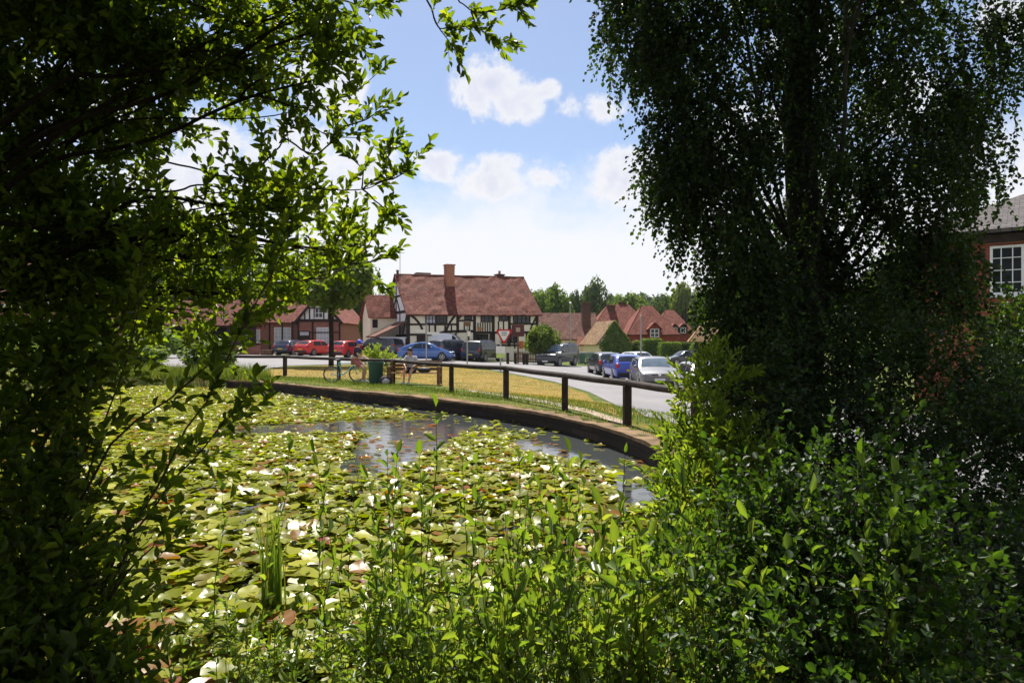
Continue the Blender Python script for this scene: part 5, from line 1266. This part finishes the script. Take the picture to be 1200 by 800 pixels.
# ---------------- generic bush (thing > stems, foliage)
def bush(name,label,cat,base,lobes,leaf,n,mat,w=.5,tl=(.2,.4),dirmix=(.4,.25,.5),stems=None,r0=.02,group=None,tshift=0,grav=.15,ang=(.6,1.2),tubes=True,tr=.0022,upw=.7,smat=None,fold=.18,clump=0,csig=.1):
    b=np.array(base); t=thing(name,label,cat,tuple(b),0,group)
    lb=[(c-b,rr,k) for c,rr,k in lobes]
    lf=Leafs(); fill(lf,lb,leaf,n,tl,dirmix,ang,grav,upw,tr,.25,tubes,clump,csig); lf.build(t,mat,w,fold,tshift=tshift)
    limbs(t,[(0,0,0),(0,0,.2)],lb,r0,smat or MAT['twig'],'stems',2,(0,.2)); return t
gz=lambda x,y: ground(x,y)
# right: willow at the water's edge, thorn thicket, birch sapling
A=lobes_px([(838,455,6.4,42,50,.45,70),(815,520,6.0,38,45,.4,65),(850,545,5.8,55,60,.45,90),(806,585,5.6,42,42,.4,60),(870,620,5.2,70,50,.4,80),(800,650,5.0,40,36,.35,50)])
bush('willow_bush','bright narrow leaved willow bush overhanging the right end of the pond wall','bush',(2.3,6.0,.1),A,.085,15,LM['willow'],.22,(.28,.5),(.5,.35,.4),r0=.018,ang=(.4,.9))
B=lobes_px([(890,440,7.0,70,80,.7,330),(985,430,7.0,90,90,.8,420),(1085,460,7.0,90,85,.8,420),(905,520,6.4,75,75,.6,300),(1000,530,6.2,100,80,.7,380),(1110,550,6.2,100,100,.7,420),(1190,520,6.4,50,120,.6,260),(960,620,5.6,95,70,.5,300),(1080,650,5.4,110,80,.5,330),(1180,680,5.4,70,90,.5,280),(1130,760,4.6,90,80,.4,240),(1200,790,4.4,70,80,.4,200),(1190,690,4.0,50,90,.3,170),(1165,795,3.6,60,60,.3,150)])
bush('thicket','dark dense thorn thicket filling the bank below the birch','bush',(3.2,6.6,.2),B,.05,13,LM['darkbush'],.66,(.25,.6),(.5,.1,.6),r0=.03,clump=10,csig=.14)
C=lobes_px([(930,590,3.7,75,65,.3,94),(1010,560,3.8,60,50,.3,64),(875,665,3.4,90,70,.3,128),(985,670,3.3,110,75,.35,148),(1075,690,3.3,80,85,.35,85),(900,770,3.0,120,60,.3,128),(1030,770,3.0,105,65,.3,100)])
bush('birch_sapling','young birch sapling with broad glossy leaves in the right foreground','sapling',(1.35,3.3,.15),C,.047,12,LM['sapling'],.7,(.2,.62),(.45,.45,.45),r0=.012,tshift=-.14,tr=.002,clump=7,csig=.09)
bush('laurel_bush','yellowish green bush at the right edge under the brick house window','bush',(8.3,11.0,.2),lobes_px([(1195,400,11,45,60,.7,160),(1180,470,11,60,50,.7,160),(1230,430,11,60,90,.8,160)]),.09,12,LM['birch'],.5,(.3,.5),r0=.03,tshift=.2)
# left: dark sallow scrub
Lb=lobes_px([(35,455,3.7,75,75,.4,85),(95,420,3.8,65,45,.4,40),(20,570,3.4,65,85,.4,95),(95,545,3.5,45,70,.35,13),(25,690,3.1,80,85,.35,110),(120,665,3.3,45,65,.3,13),(20,790,2.9,90,60,.3,90),(115,785,3.0,60,45,.3,32),(180,640,3.4,35,50,.25,6)])
bush('sallow_scrub','dark sallow scrub with long leaves filling the lower left corner','bush',(-2.3,3.2,.2),Lb,.08,11,LM['sallow'],.42,(.25,.45),(.45,.35,.5),r0=.012,tshift=-.12,tr=.0025)
# arching bare-ish stems across the left
for pts,d_,lab in ((((70,820),(140,640),(200,540),(262,430),(330,300),(352,225)),3.3,'longest thin arching stem, running from the lower left corner up to the sky'),(((60,640),(130,520),(230,440),(290,380),(330,300)),3.5,'thin arching stem that crosses in front of the brick house at left'),(((40,800),(90,600),(150,420),(175,250)),3.6,'steep dark stem rising through the left scrub'),(((100,760),(160,620),(225,540),(268,490),(292,462)),3.4,'low leaning stem whose tip ends over the pond at the left end of the wall'),(((10,640),(60,500),(150,360),(190,200)),3.8,'leftmost thin stem lost among the dark sallow leaves')):
    q=[np.array(W(px,py,d_)) for px,py in pts]; o0=q[0].copy(); q=[p-o0 for p in q]; q=[q[0]]+[x_ for a,b in zip(q,q[1:]) for x_ in wob(a,b,3,.02)[1:]]
    t=thing('arching_stem',lab,'stem',tuple(o0)); lf=Leafs(); mb=MB()
    mb.tube(q,[.0075*(1-.75*i/(len(q)-1)) for i in range(len(q))],6,False)
    S=[];D=[]
    for a,b in zip(q[3:],q[4:]):
        for _ in range(2): S.append(a+(b-a)*RNG.random()); D.append(unit((b-a))+RNG.normal(0,.6,3))
    lf.twigs(np.array(S),unit(np.array(D)),RNG.uniform(.12,.26,len(S)),6,.085,(.5,1.1),.1,.7,.0018,tubes=False)
    mb.build('stem',MAT['twig'],t,True); lf.build(t,LM['sallow'],.4)
# near bank: willow shoots and willow-herb
def shoot_plant(name,label,cat,base,h,nst,leaf,w,mat,spread=.3,nl=26,group=None,lean=(0,0),leafstart=.1,tshift=0,side=0,r=.004):
    t=thing(name,label,cat,base,0,group); lf=Leafs(); mb=MB(); S=[];D=[];Ln=[]
    for i in range(nst):
        a=RNG.uniform(0,6.28); e=np.array((math.cos(a)*spread*RNG.uniform(.2,1)*h+lean[0]*h,math.sin(a)*spread*RNG.uniform(.2,1)*h*.6+lean[1]*h,h*RNG.uniform(.75,1.0)))
        s0=np.array((RNG.normal(0,.03),RNG.normal(0,.03),-.05)); q=wob(s0,e,5,.025); mb.tube(q,[r*(1-.7*k/5) for k in range(6)],5,False)
        for aa,bb in zip(q,q[1:]): 
            S.append(aa);D.append(bb-aa);Ln.append(np.linalg.norm(bb-aa))
        for _ in range(side):
            k=RNG.integers(1,5); S.append(q[k]); D.append(unit(q[k+1]-q[k])*.8+RNG.normal(0,.5,3)); Ln.append(h*RNG.uniform(.15,.32)*1.0)
    S=np.array(S);D=np.array(D);Ln=np.array(Ln); lf.twigs(S,D,Ln,max(3,nl//5),leaf,(.6,1.15),.0,.8,.0015,tubes=side>0)
    mb.build('stems',MAT['stem'],t,True); lf.build(t,mat,w,tshift=tshift); return t
protos=[shoot_plant('willow_shoots','leafy green willow shoots crowding the near bank at the bottom of the view','shoots',(0,0,-50),.9,4,(.055,.07,.09)[i%3],(.5,.36,.42)[i%3],LM['shoot'],(.3,.42,.36)[i%3],(18,16,14)[i%3],'willow shoots along the near bank',side=(2,3,2)[i%3],tshift=(-.1,.05,.2)[i%3]) for i in range(9)]
SP=[]
for i in range(118):
    px=RNG.uniform(200,440) if i<18 else RNG.uniform(430,870); d=RNG.uniform(3.2,4.4); xx=(px-600)/F*d
    top=(RNG.uniform(690,790) if px<440 else RNG.uniform(640,790) if px<590 else RNG.uniform(575,760))
    zb=float(dryground(np.array([xx]),np.array([d]))[0])-.3; zb=max(zb,-.05); h=2-(top-400)/F*d-zb
    SP.append((xx,d,zb,max(.3,h)))
for i,(xx,d,zb,h) in enumerate(SP):
    c=protos[i] if i<9 else copy_tree(protos[i%9])
    c.location=(xx,d,zb); s_=max(.35,h)/.9; c.scale=(s_**.5*RNG.uniform(.9,1.1),s_**.5,s_); c.rotation_euler=(0,0,RNG.uniform(0,6.28))
for px,d,top,lab,lean in ((497,3.9,478,'tall slender leafy stem left of centre rising over the pond',.02),(560,3.7,520,'tall leafy stem at the centre bottom with dark stalk',.0),(731,3.8,520,'tall stem with greyish upright leaves just left of the willow bush',-.02),(372,4.2,560,'leafy stem standing among the near pads right of the big reed clump',.03),(462,4.0,520,'thin leaning stem beside the tallest central shoot',-.04),(648,3.8,590,'short dark stemmed shoot right of centre in the foreground',.02),(430,3.7,600,'low shoot between reeds and the tall central stem',.02),(765,3.6,590,'broad leaved shoot at the left side of the dark sapling',.03),(690,3.9,575,'grey leaved shoot standing before the pads right of centre',.02)):
    xx=(px-600)/F*d; shoot_plant('willow_herb',lab,'plant',(xx,d,-.05),2.05-(top-400)/F*d,1,.085,.34,LM['shoot'],.05,32,None,(lean,0),r=.0048)
HB=[shoot_plant('willow_herb','thin single green stem with narrow alternate leaves rising above the shoots','plant',(0,0,0),1.3,1,(.06,.075,.085,.07)[i],(.3,.42,.34,.5)[i],LM['shoot'],.06,26,'thin single stems over the near pads',(.04*(i-1.5),0),r=.004,tshift=.1*(i-1)) for i in range(4)]
for i in range(64):
    px=RNG.uniform(250,840) if i<46 else RNG.uniform(780,1060); d_=RNG.uniform(3.4,4.8) if i<46 else RNG.uniform(2.9,3.3); top=RNG.uniform(505,670)
    q=HB[i] if i<4 else copy_tree(HB[i%4]); q.location=((px-600)/F*d_,d_,-.1); hh=(2.1-(top-400)/F*d_)/1.3; q.scale=(1,1,hh); q.rotation_euler=(RNG.normal(0,.05),RNG.normal(0,.07),RNG.uniform(0,6.28))
# reeds
def reeds(label,px,d,top,n,sp,group=None):
    xx=(px-600)/F*d; t=thing('reed_clump',label,'reeds',(xx,d,WATER-.05)); vs=[];qs=[];tn=[];b=0
    H=2-(top-400)/F*d-WATER
    for i in range(n):
        h=H*RNG.uniform(.5,1); a=RNG.uniform(0,6.28); l=RNG.uniform(0,.16)*h; w=RNG.uniform(.008,.016); s0=np.array((RNG.normal(0,sp),RNG.normal(0,sp),0)); sd=np.array((math.cos(a+1.57),math.sin(a+1.57)*.4,0))
        tv=np.clip(RNG.normal(.4,.2),0,.8) if RNG.random()>.05 else .9
        for k in range(5):
            u=k/4; c=s0+np.array((math.cos(a)*l*u*u,math.sin(a)*l*u*u,h*u*(1-.06*u))); ww=w*(1-u**2*.95); vs+=[c-sd*ww/1,c+sd*ww/1]; tn+=[tv,tv]
            if k: qs.append((b+2*k-2,b+2*k-1,b+2*k+1,b+2*k))
        b+=10
    raw_mesh('blades',np.array(vs),np.array(qs),LM['reed'],t,np.array(tn)); return t
reeds('largest clump of upright green reeds at the left of the near pond',320,5.1,552,46,.045)
reeds('slim pair of tall reeds before the open water left of centre',422,9.4,492,9,.05)
reeds('small tuft of yellowing reeds at the foot of the largest clump',300,4.5,700,14,.07)
reeds('faint reed tuft right of the open water',545,8.0,560,7,.06)

# ---------------- the big trees framing the view
def trunk_tree(name,label,base,trunk,r,bark):
    t=thing(name,label,'tree',base); mb=MB(); n=len(trunk)
    mb.tube(trunk,[r*(1.25 if i==0 else 1-.75*i/(n-1)) for i in range(n)],14,False); mb.build('trunk',bark,t,True); return t
MAT['birchbark']=plain('birch_bark',(.014,.012,.010),(.045,.04,.034),3,.9,.2,.7,bscale=20)
bb=np.array((3.45,8.2,.3)); tr=[np.array(p) for p in wob((0,0,-.2),(.1,.1,10.5),9,.008)]
bt=trunk_tree('birch_tree','tall dark weeping birch standing on the right bank, crown cut by the top edge',tuple(bb),tr,.26,MAT['birchbark'])
BL=lobes_px([(770,10,8.2,75,55,.8,380),(745,50,8.0,38,40,.5,150),(800,90,8.2,50,50,.7,250),(790,150,8.0,40,30,.5,110),(880,50,8.2,100,110,1.0,529),(990,50,8.2,110,120,1.2,592),(1090,60,8.2,90,100,1.0,453),(1140,90,8.2,45,80,.7,151),(835,180,7.9,70,60,.8,327),(800,215,7.8,52,48,.6,214),(825,270,7.7,55,50,.6,226),(930,210,8.2,100,100,1.1,529),(1040,210,8.2,100,100,1.0,478),(1110,180,8.0,45,60,.6,110),(1165,215,8.0,34,34,.5,50),(865,330,7.6,55,60,.7,277),(950,340,8.0,95,80,1.0,478),(1045,345,8.0,72,75,1.0,380),(1128,290,8.0,38,60,.5,66),(1120,370,8.0,50,50,.5,90),(900,410,7.5,65,50,.7,252)])
UP=[(np.array((x_,y_,z_)),np.array((1.5,1.4,1.1)),120) for x_,y_,z_ in ((3.4,2.6,5.4),(4.8,1.4,5.2),(5.6,3.6,5.0),(5,-.6,4.8),(3.2,0,5.6),(6.3,1,3.4),(5.8,-2,3.6),(3.4,-2.6,4.4),(2.2,8,6.9),(3.6,7.6,7.2),(4.9,8.2,6.9),(3.4,9.4,8.0),(2.8,7.6,8.6),(4.2,8.4,9.0),(3.5,8.3,10.3),(2.4,6.4,7.2),(4.4,6.2,7.4),(3.3,5.2,6.8))]  # first eight lobes: unseen, added over the camera to block sky light
bl=[(c-bb,rr,k) for c,rr,k in BL]; ul=[(c-bb,rr,k) for c,rr,k in UP]
lf=Leafs(); fill(lf,bl,.056,15,(.25,.85),(.42,-.72,.42),(.5,1.1),.14,.35,.0018,.15,clump=16,csig=.13); fill(lf,ul,.10,12,(.5,.9),(.3,-.7,.3),(.5,1.1),.1,.4,.002,.1)
lf.build(bt,LM['birch'],.74,name='crown'); limbs(bt,tr,bl+ul[8:],.03,MAT['birchbark'],'limbs',3,(.25,.85),high=ul[:8])

sb=np.array((-4.1,3.9,.3)); tr=[np.array(p) for p in wob((0,0,-.2),(.2,-.6,6.2),7,.02)]
st=trunk_tree('sallow_tree','dark leafy sallow tree at the left whose branches hang across the sky',tuple(sb),tr,.14,MAT['bark'])
SL=lobes_px([(50,40,4.3,120,90,.6,330),(160,30,4.2,110,80,.6,210),(265,20,4.1,80,50,.5,100),(340,15,4.0,62,40,.4,62),(388,30,3.9,32,30,.3,26),(40,170,4.4,110,90,.6,300),(125,130,4.3,80,70,.5,84),(215,85,4.2,60,45,.4,36),(305,80,4.1,55,30,.4,30),(50,280,4.3,110,90,.5,260),(140,265,4.3,70,70,.5,58),(240,275,4.2,60,40,.4,42),(305,245,4.2,60,42,.4,42),(368,240,4.2,46,36,.35,30),(190,325,4.4,80,45,.5,56),(280,300,4.5,75,38,.4,46),(350,312,4.5,58,34,.4,30),(400,296,4.4,36,30,.3,22),(80,365,4.3,100,55,.5,120),(225,372,4.4,60,35,.35,24),(300,345,4.4,50,22,.35,16),(365,95,4.0,30,45,.3,16)])
SHADE_OV=[(np.array((x_,y_,z_)),np.array((1.2,1.2,.8)),210) for x_,y_,z_ in ((-3,3,5.2),(-1.6,2.4,4.9),(-3.6,1.4,4.8),(-1.9,.9,4.6),(-.4,1.2,4.7),(-3.2,-.8,4.6),(-1.2,-.8,4.8),(.6,-.4,4.9),(-2.2,-2.4,4.4),(-.2,-2.2,4.7),(-4.2,-2,3.6),(1.6,-1.8,4.8),(-3.4,4.8,5.4),(-2.9,4.4,5.6),(-3.9,5.5,5.9),(-4.3,4.8,4.9),(-4.8,.4,3.0),(-4.6,2.4,2.8),(-3.8,-3.4,2.6),(-1.6,-3.8,3.2),(.8,-3.8,3.4))]  # unseen canopy above the frame and camera, added to darken the near leaves
sl_=[(c-sb,rr,k) for c,rr,k in SL]; ol=[(c-sb,rr,k) for c,rr,k in SHADE_OV]
lf=Leafs(); fill(lf,sl_,.068,13,(.2,.42),(.45,.3,.5),(.5,1.1),.05,.6,.0022,.2,clump=5,csig=.085); fill(lf,ol,.17,11,(.4,.7),(.4,0,.6),(.5,1.2),.1,.8,.003,.1)
# long sprays reaching over the pond
mb=MB()
def spray(pts,d,r=.006,leaf=.068,every=.05,tl=(.07,.15),dd=0):
    q=[np.array(W(px,py,d+dd*i/len(pts)))-sb for i,(px,py) in enumerate(pts)]; q=[q[0]]+[x_ for a,b in zip(q,q[1:]) for x_ in wob(a,b,3,.03)[1:]]
    q=chaikin(q,1); mb.tube(q,[r*(1-.7*i/(len(q)-1)) for i in range(len(q))],6,False); S=[];D=[]
    for i,(a,b) in enumerate(zip(q,q[1:])):
        if i<len(q)*.28: continue
        L_=np.linalg.norm(b-a)
        for _ in range(max(1 if i%2 else 0,int(L_/every))): S.append(a+(b-a)*RNG.random()); D.append(unit(b-a)*.8+RNG.normal(0,.55,3)+np.array((0,0,.35)))
    S.append(q[-1]); D.append(q[-1]-q[-2]); lf.twigs(np.array(S),unit(np.array(D)),RNG.uniform(*tl,len(S)),7,leaf,(.4,1.0),.0,.5,.0016)
for a in ([(180,185),(250,205),(320,219),(380,222),(425,222),(452,212),(470,205)],[(425,222),(448,205),(452,180),(457,168)],[(440,215),(468,206),(487,186)],[(425,222),(446,240),(458,252)],[(424,221),(426,200),(414,187)],
          [(250,60),(300,100),(345,130),(385,160),(420,162)],[(330,160),(370,182),(392,165),(388,120),(415,110),(440,88)],[(392,150),(430,140),(447,128)],[(340,60),(390,70),(412,50),(414,30)],[(300,290),(350,330),(385,325),(410,310),(432,288),(448,262)],[(385,325),(400,270),(415,255)],[(410,310),(440,306),(452,300)],[(310,300),(370,290),(400,290),(440,330)],[(300,200),(330,170),(340,120),(370,90)],[(400,0),(430,10),(446,3)]):
    spray(a,4.1)
mb.build('spray_branches',MAT['twig'],st,True); mb=MB()
for a in ([(470,-70),(500,0),(515,34),(527,50),(535,66)],[(515,-60),(537,2),(555,15),(588,12),(607,6)],[(552,14),(560,33),(575,43),(590,50)],[(500,0),(515,34),(529,32),(545,34)],[(588,12),(598,4),(606,12)]): spray(a,3.4,.0045,.055,.06,(.06,.12))
mb.build('overhanging_branch',MAT['twig'],st,True)
lf.build(st,LM['sallow'],.46,name='crown',tshift=.0); limbs(st,tr,sl_+ol,.022,MAT['bark'],'limbs',3,(.25,.9))

# ---------------- trees and hedges farther off
def crown_mesh(name,mat,n=5200,blobs=34,card=.055,seed=1,shape='round'):
    rg=np.random.default_rng(seed); P=[];N=[]
    for i in range(blobs):
        u=rdir(1,rg)[0]; 
        if shape=='tall': c=np.array((u[0]*.24,u[1]*.24,.5+u[2]*.40)); rr=rg.uniform(.10,.17)
        else: c=np.array((u[0]*.34,u[1]*.34,.56+u[2]*.29*(1 if u[2]>0 else .9))); rr=rg.uniform(.11,.2)
        k=n//blobs; d=rdir(k,rg); P.append(c+d*rr*rg.uniform(.7,1.08,(k,1))); N.append(d+rg.normal(0,.5,(k,3)))
    P=np.concatenate(P);N=unit(np.concatenate(N)); D=np.cross(N,rdir(len(P),rg)); tint=np.clip(rg.normal(.45,.2,len(P))+.25*np.sin(P[:,0]*9)*np.sin(P[:,2]*11+P[:,1]*7),0,1)
    o=leaves(name,P,D,N,card*rg.uniform(.6,1.3,len(P)),mat,None,.75,.12,.1,tint,rg); me=o.data; bpy.data.objects.remove(o); return me
CM={k:[crown_mesh('crown',LM[m],n,b,c,sd,sh_) for sd in (1,2,3)] for k,(m,n,b,c,sh_) in {'round':('far',6500,36,.05,'round'),'dark':('fardark',6500,36,.05,'round'),'pale':('farpale',6500,34,.05,'tall'),'lime':('lime',6000,30,.055,'round')}.items()}
tm=MB(); tm.tube([(0,0,-.02),(.01,0,.2),(0,.01,.42),(.02,0,.7)],[.035,.026,.02,.008],8,False)
for k in range(6):
    a=k*1.05; tm.tube([(0,0,.28+.03*k),(math.cos(a)*.13,math.sin(a)*.13,.46+.03*k),(math.cos(a)*.26,math.sin(a)*.26,.6+.02*k)],[.014,.009,.004],5,False)
o=tm.build('trunk',MAT['bark'],None,True); TRUNK=o.data; bpy.data.objects.remove(o)
_ci=[0]
def far_tree(label,px,top,d,wpx,kind,group='trees beyond the village',base=None,name='tree',cat='tree'):
    x_=(px-600)/F*d; zb=ground(x_,d) if base is None else base; h=CAMZ+(400-top)/F*d-zb; wd=wpx/F*d/.9
    t=thing(name,label,cat,(x_,d,zb),RNG.uniform(0,6.28),group); _ci[0]+=1
    for nm,me in (('trunk',TRUNK),('crown',CM[kind][_ci[0]%3])):
        o=link(bpy.data.objects.new(nm,me),t); o.scale=(wd,wd,h) if nm=='crown' else (h*.7,h*.7,h)
    return t
far_tree('bright green tree rising just right of the inn roof',645,332,118,46,'round')
far_tree('green tree partly behind the right end of the inn roof',621,336,125,34,'round')
far_tree('tall dark round-headed tree, tallest on the skyline between inn and red roofs',697,325,150,34,'dark')
far_tree('dark bushy tree left of the tallest skyline tree',672,339,135,26,'dark')
far_tree('low green tree between the tall dark tree and the red hipped roof',724,343,165,30,'round')
far_tree('bright spreading tree directly above the red hipped roof ridge',742,345,140,40,'lime')
far_tree('grey green tree behind the dormered house, left one',778,344,150,40,'dark')
far_tree('pale feathery tree above the dormered house roof',800,332,135,36,'pale')
far_tree('dark small tree just left of the dormered house roof',772,352,128,18,'dark')
far_tree('pale tall tree right of the dormered house, beside the birch leaves',822,336,125,36,'pale')
far_tree('broad tree half hidden by the birch right of the pale trees',850,328,120,60,'round')
far_tree('green tree hidden deeper behind the birch crown',900,322,110,80,'round')
far_tree('large tree beyond the right brick house',1090,280,70,130,'dark')
far_tree('dark tree top beyond the slate roof at the right edge',1215,232,60,60,'dark')
far_tree('tree with pale top behind the rear wing of the inn',447,338,90,36,'round',base=.3)
far_tree('conifer dark tree left of the inn behind the ivy shrub',425,322,95,32,'dark')
far_tree('large green tree behind the brick gabled house',385,318,98,60,'pale')
far_tree('broad bright tree behind the brick house ridge',330,300,95,80,'round')
far_tree('tall tree above the open barn',255,270,95,110,'lime')
far_tree('big dark tree left of the barn',150,240,90,120,'dark')
far_tree('big tree behind the left brick house',40,250,88,130,'round')
far_tree('tree filling the gap left of the brick house',-60,260,80,120,'dark')
far_tree('young street tree with slim dark trunk and light crown on the dry green',388,283,41,100,'lime',None,.45,'street_tree')
# slim trunk of the street tree reaches the ground
x_=(388-600)/F*41
tt=[o for o in bpy.data.objects if o.name.startswith('street_tree')][0]
m=MB(); m.tube([(0,0,-.1),(.03,0,1.6),(0,.02,3.2),(.05,0,4.6)],[.17,.14,.13,.09],10,False)
for ch in list(tt.children):
    if ch.name.startswith('trunk'): bpy.data.objects.remove(ch)
m.build('trunk',MAT['bark'],tt,True)
for ch in tt.children:
    if ch.name.startswith('crown'): h_=ch.scale[2]; ch.scale[2]=h_*.66; ch.location.z=h_*.34
far_tree('small yellowish round tree before the right end of the inn',636,380,58.5,40,'lime',None,None,'small_tree')
far_tree('dense dark ivy shrub at the left end of the inn',432,360,70,20,'dark',None,None,'shrub','shrub')
far_tree('pale shrub between ivy gable and clipped hedge',744,399,84,26,'pale',None,None,'shrub','shrub')
far_tree('rough green shrub beside the far dark car',822,398,72,26,'round',None,None,'shrub','shrub')
far_tree('bright shrub on the left pond bank under the leaves',245,398,33,60,'lime',None,.3,'shrub','shrub')
far_tree('yellow green bush farther left on the pond bank',150,398,36,90,'lime',None,.3,'shrub','shrub')
far_tree('bush at far left beyond the pond',55,396,38,110,'round',None,.3,'shrub','shrub')
far_tree('dense bush left of the barn by the roadside',180,385,52,60,'round',None,.5,'shrub','shrub')
# wooded hill
P=[];N=[];rg=np.random.default_rng(4)
for i in range(330):
    yy=rg.uniform(190,480); xx=rg.uniform(-.9,.9)*yy; zz=float(dryground(np.array([xx]),np.array([yy]))[0]); hh=rg.uniform(7,13); k=170
    d=rdir(k,rg); P.append(np.array((xx,yy,zz+hh*.55))+d*np.array((hh*.5,hh*.5,hh*.55))*rg.uniform(.8,1.05,(k,1))); N.append(d+rg.normal(0,.4,(k,3)))
P=np.concatenate(P);N=unit(np.concatenate(N)); o=leaves('distant_woods',P,np.cross(N,rdir(len(P),rg)),N,rg.uniform(1.4,2.8,len(P)),LM['fardark'],None,.8,.1,.1,np.clip(rg.normal(.55,.25,len(P)),0,1),rg); o['kind']='stuff'
# clipped hedges
def hedge(label,px0,px1,top,d,dep=1.6,mat='fardark'):
    x0,x1=(px0-600)/F*d,(px1-600)/F*d; cx=(x0+x1)/2; zb=ground(cx,d); h=CAMZ+(400-top)/F*d-zb; w_=x1-x0
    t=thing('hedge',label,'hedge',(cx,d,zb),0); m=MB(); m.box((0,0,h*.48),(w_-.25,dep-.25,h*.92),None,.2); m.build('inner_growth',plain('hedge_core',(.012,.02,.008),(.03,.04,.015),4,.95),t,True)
    n=int(2600*(w_*h+dep*w_)/8); f=RNG.random(n); u=RNG.uniform(-.5,.5,n); v=RNG.uniform(0,1,n); P=np.zeros((n,3)); N=np.zeros((n,3))
    a=f<.5; P[a]=np.stack([u[a]*w_,np.full(a.sum(),-dep/2),v[a]*h],-1); N[a]=(0,-1,.2)
    b=(f>=.5)&(f<.8); P[b]=np.stack([u[b]*w_,(v[b]-.5)*dep,np.full(b.sum(),h)],-1); N[b]=(0,0,1)
    c=f>=.8; s_=np.sign(u[c]); P[c]=np.stack([s_*w_/2,(RNG.random(c.sum())-.5)*dep,v[c]*h],-1); N[c,0]=s_
    k=np.clip((P[:,2]/h-.75)/.25,0,1)**2; P[:,0]*=1-.08*k; P[:,1]*=1-.15*k
    P+=RNG.normal(0,.06,P.shape); N=unit(N+RNG.normal(0,.5,P.shape)); D=np.cross(N,rdir(n)); leaves('foliage',P,D,N,RNG.uniform(.10,.2,n),LM[mat],t,.7,.12,.1)
hedge('rounded dark hedge right of the pale shrub',752,775,398,82,1.8,'far'); hedge('square clipped hedge block in front of the red hipped house',773,796,402,77,1.8,'far'); hedge('long low hedge running right behind the shelter',795,822,402,80,1.6,'fardark')
hedge('roadside hedge far left beyond the pond',-40,130,398,50,1.5,'far')
# ivy on the gable
n=3400; u=RNG.uniform(-.15,IVY_W+.2,n); v=RNG.uniform(-.3,4.1,n); lim=2.15+(4.3-2.15)*(1-np.abs(u-IVY_W/2)/(IVY_W/2)); k=(v<lim)&(u>.35+.35*np.sin(v*3)); u,v=u[k],v[k]
P=np.stack([u,-.06-RNG.random(len(u))*.28,v],-1); N=unit(np.tile([0,-1,.35],(len(u),1))+RNG.normal(0,.45,(len(u),3))); leaves('ivy',P,np.cross(N,rdir(len(u))),N,RNG.uniform(.12,.24,len(u)),LM['far'],IVY_PARENT,.8,.12,.1)
# flowering shrub behind the cyclist
t=thing('flowering_shrub','rounded bright shrub with orange flowers behind the litter bin','shrub',tuple(loc(440,30)))
lb=[(np.array(c),np.array(r_),k) for c,r_,k in (((-.3,0,.75),(.5,.5,.55),70),((.25,0,.85),(.55,.5,.55),75),((.75,0,.6),(.45,.4,.45),55),((-.05,0,1.15),(.4,.4,.3),40))]
lf=Leafs(); fill(lf,lb,.085,12,(.2,.35),(.6,.25,.4)); lf.build(t,LM['willow'],.5,tshift=.1); limbs(t,[(0,0,0),(0,0,.1)],lb,.015,MAT['twig'],'stems',1,(0,.2))
P,_=in_ell(240,(1.25,-.1,.42),(.5,.4,.38)); D=rdir(240); leaves('flowers',P,D,rdir(240),.06,LM['redpetal'],t,.8)['kind']='stuff'
t=thing('pink_flowers','cluster of pink roses at far left beyond the pond','flowers',(-14.6,20.3+6,.6)); 
t.location=W(36,384,24); P,_=in_ell(60,(0,0,0),(.28,.2,.2)); leaves('petals',P,rdir(60),rdir(60),.07,LM['pinkpetal'],t,.9)
lf=Leafs(); fill(lf,[(np.array((0,0,-.5)),np.array((.6,.5,.6)),40)],.07,10,(.2,.4)); lf.build(t,LM['sallow'],.6)
m=MB(); m.tube([(0,0,-1.8),(0,0,-.4)],.02,6); m.build('stems',MAT['twig'],t)

# ================================================================= AIR
m=bpy.data.materials.new('summer_haze'); m.use_nodes=True; nt=m.node_tree
nt.nodes.remove(nt.nodes['Principled BSDF']); pv=nt.nodes.new('ShaderNodeVolumePrincipled')
pv.inputs['Color'].default_value=(.86,.92,1,1); pv.inputs['Density'].default_value=.00013; pv.inputs['Anisotropy'].default_value=.0
nt.links.new(pv.outputs[0],[n for n in nt.nodes if n.type=='OUTPUT_MATERIAL'][0].inputs['Volume'])
mb=MB(); mb.box((0,670,29),(1900,1600,64)); o=mb.build('haze',m); o['kind']='stuff'
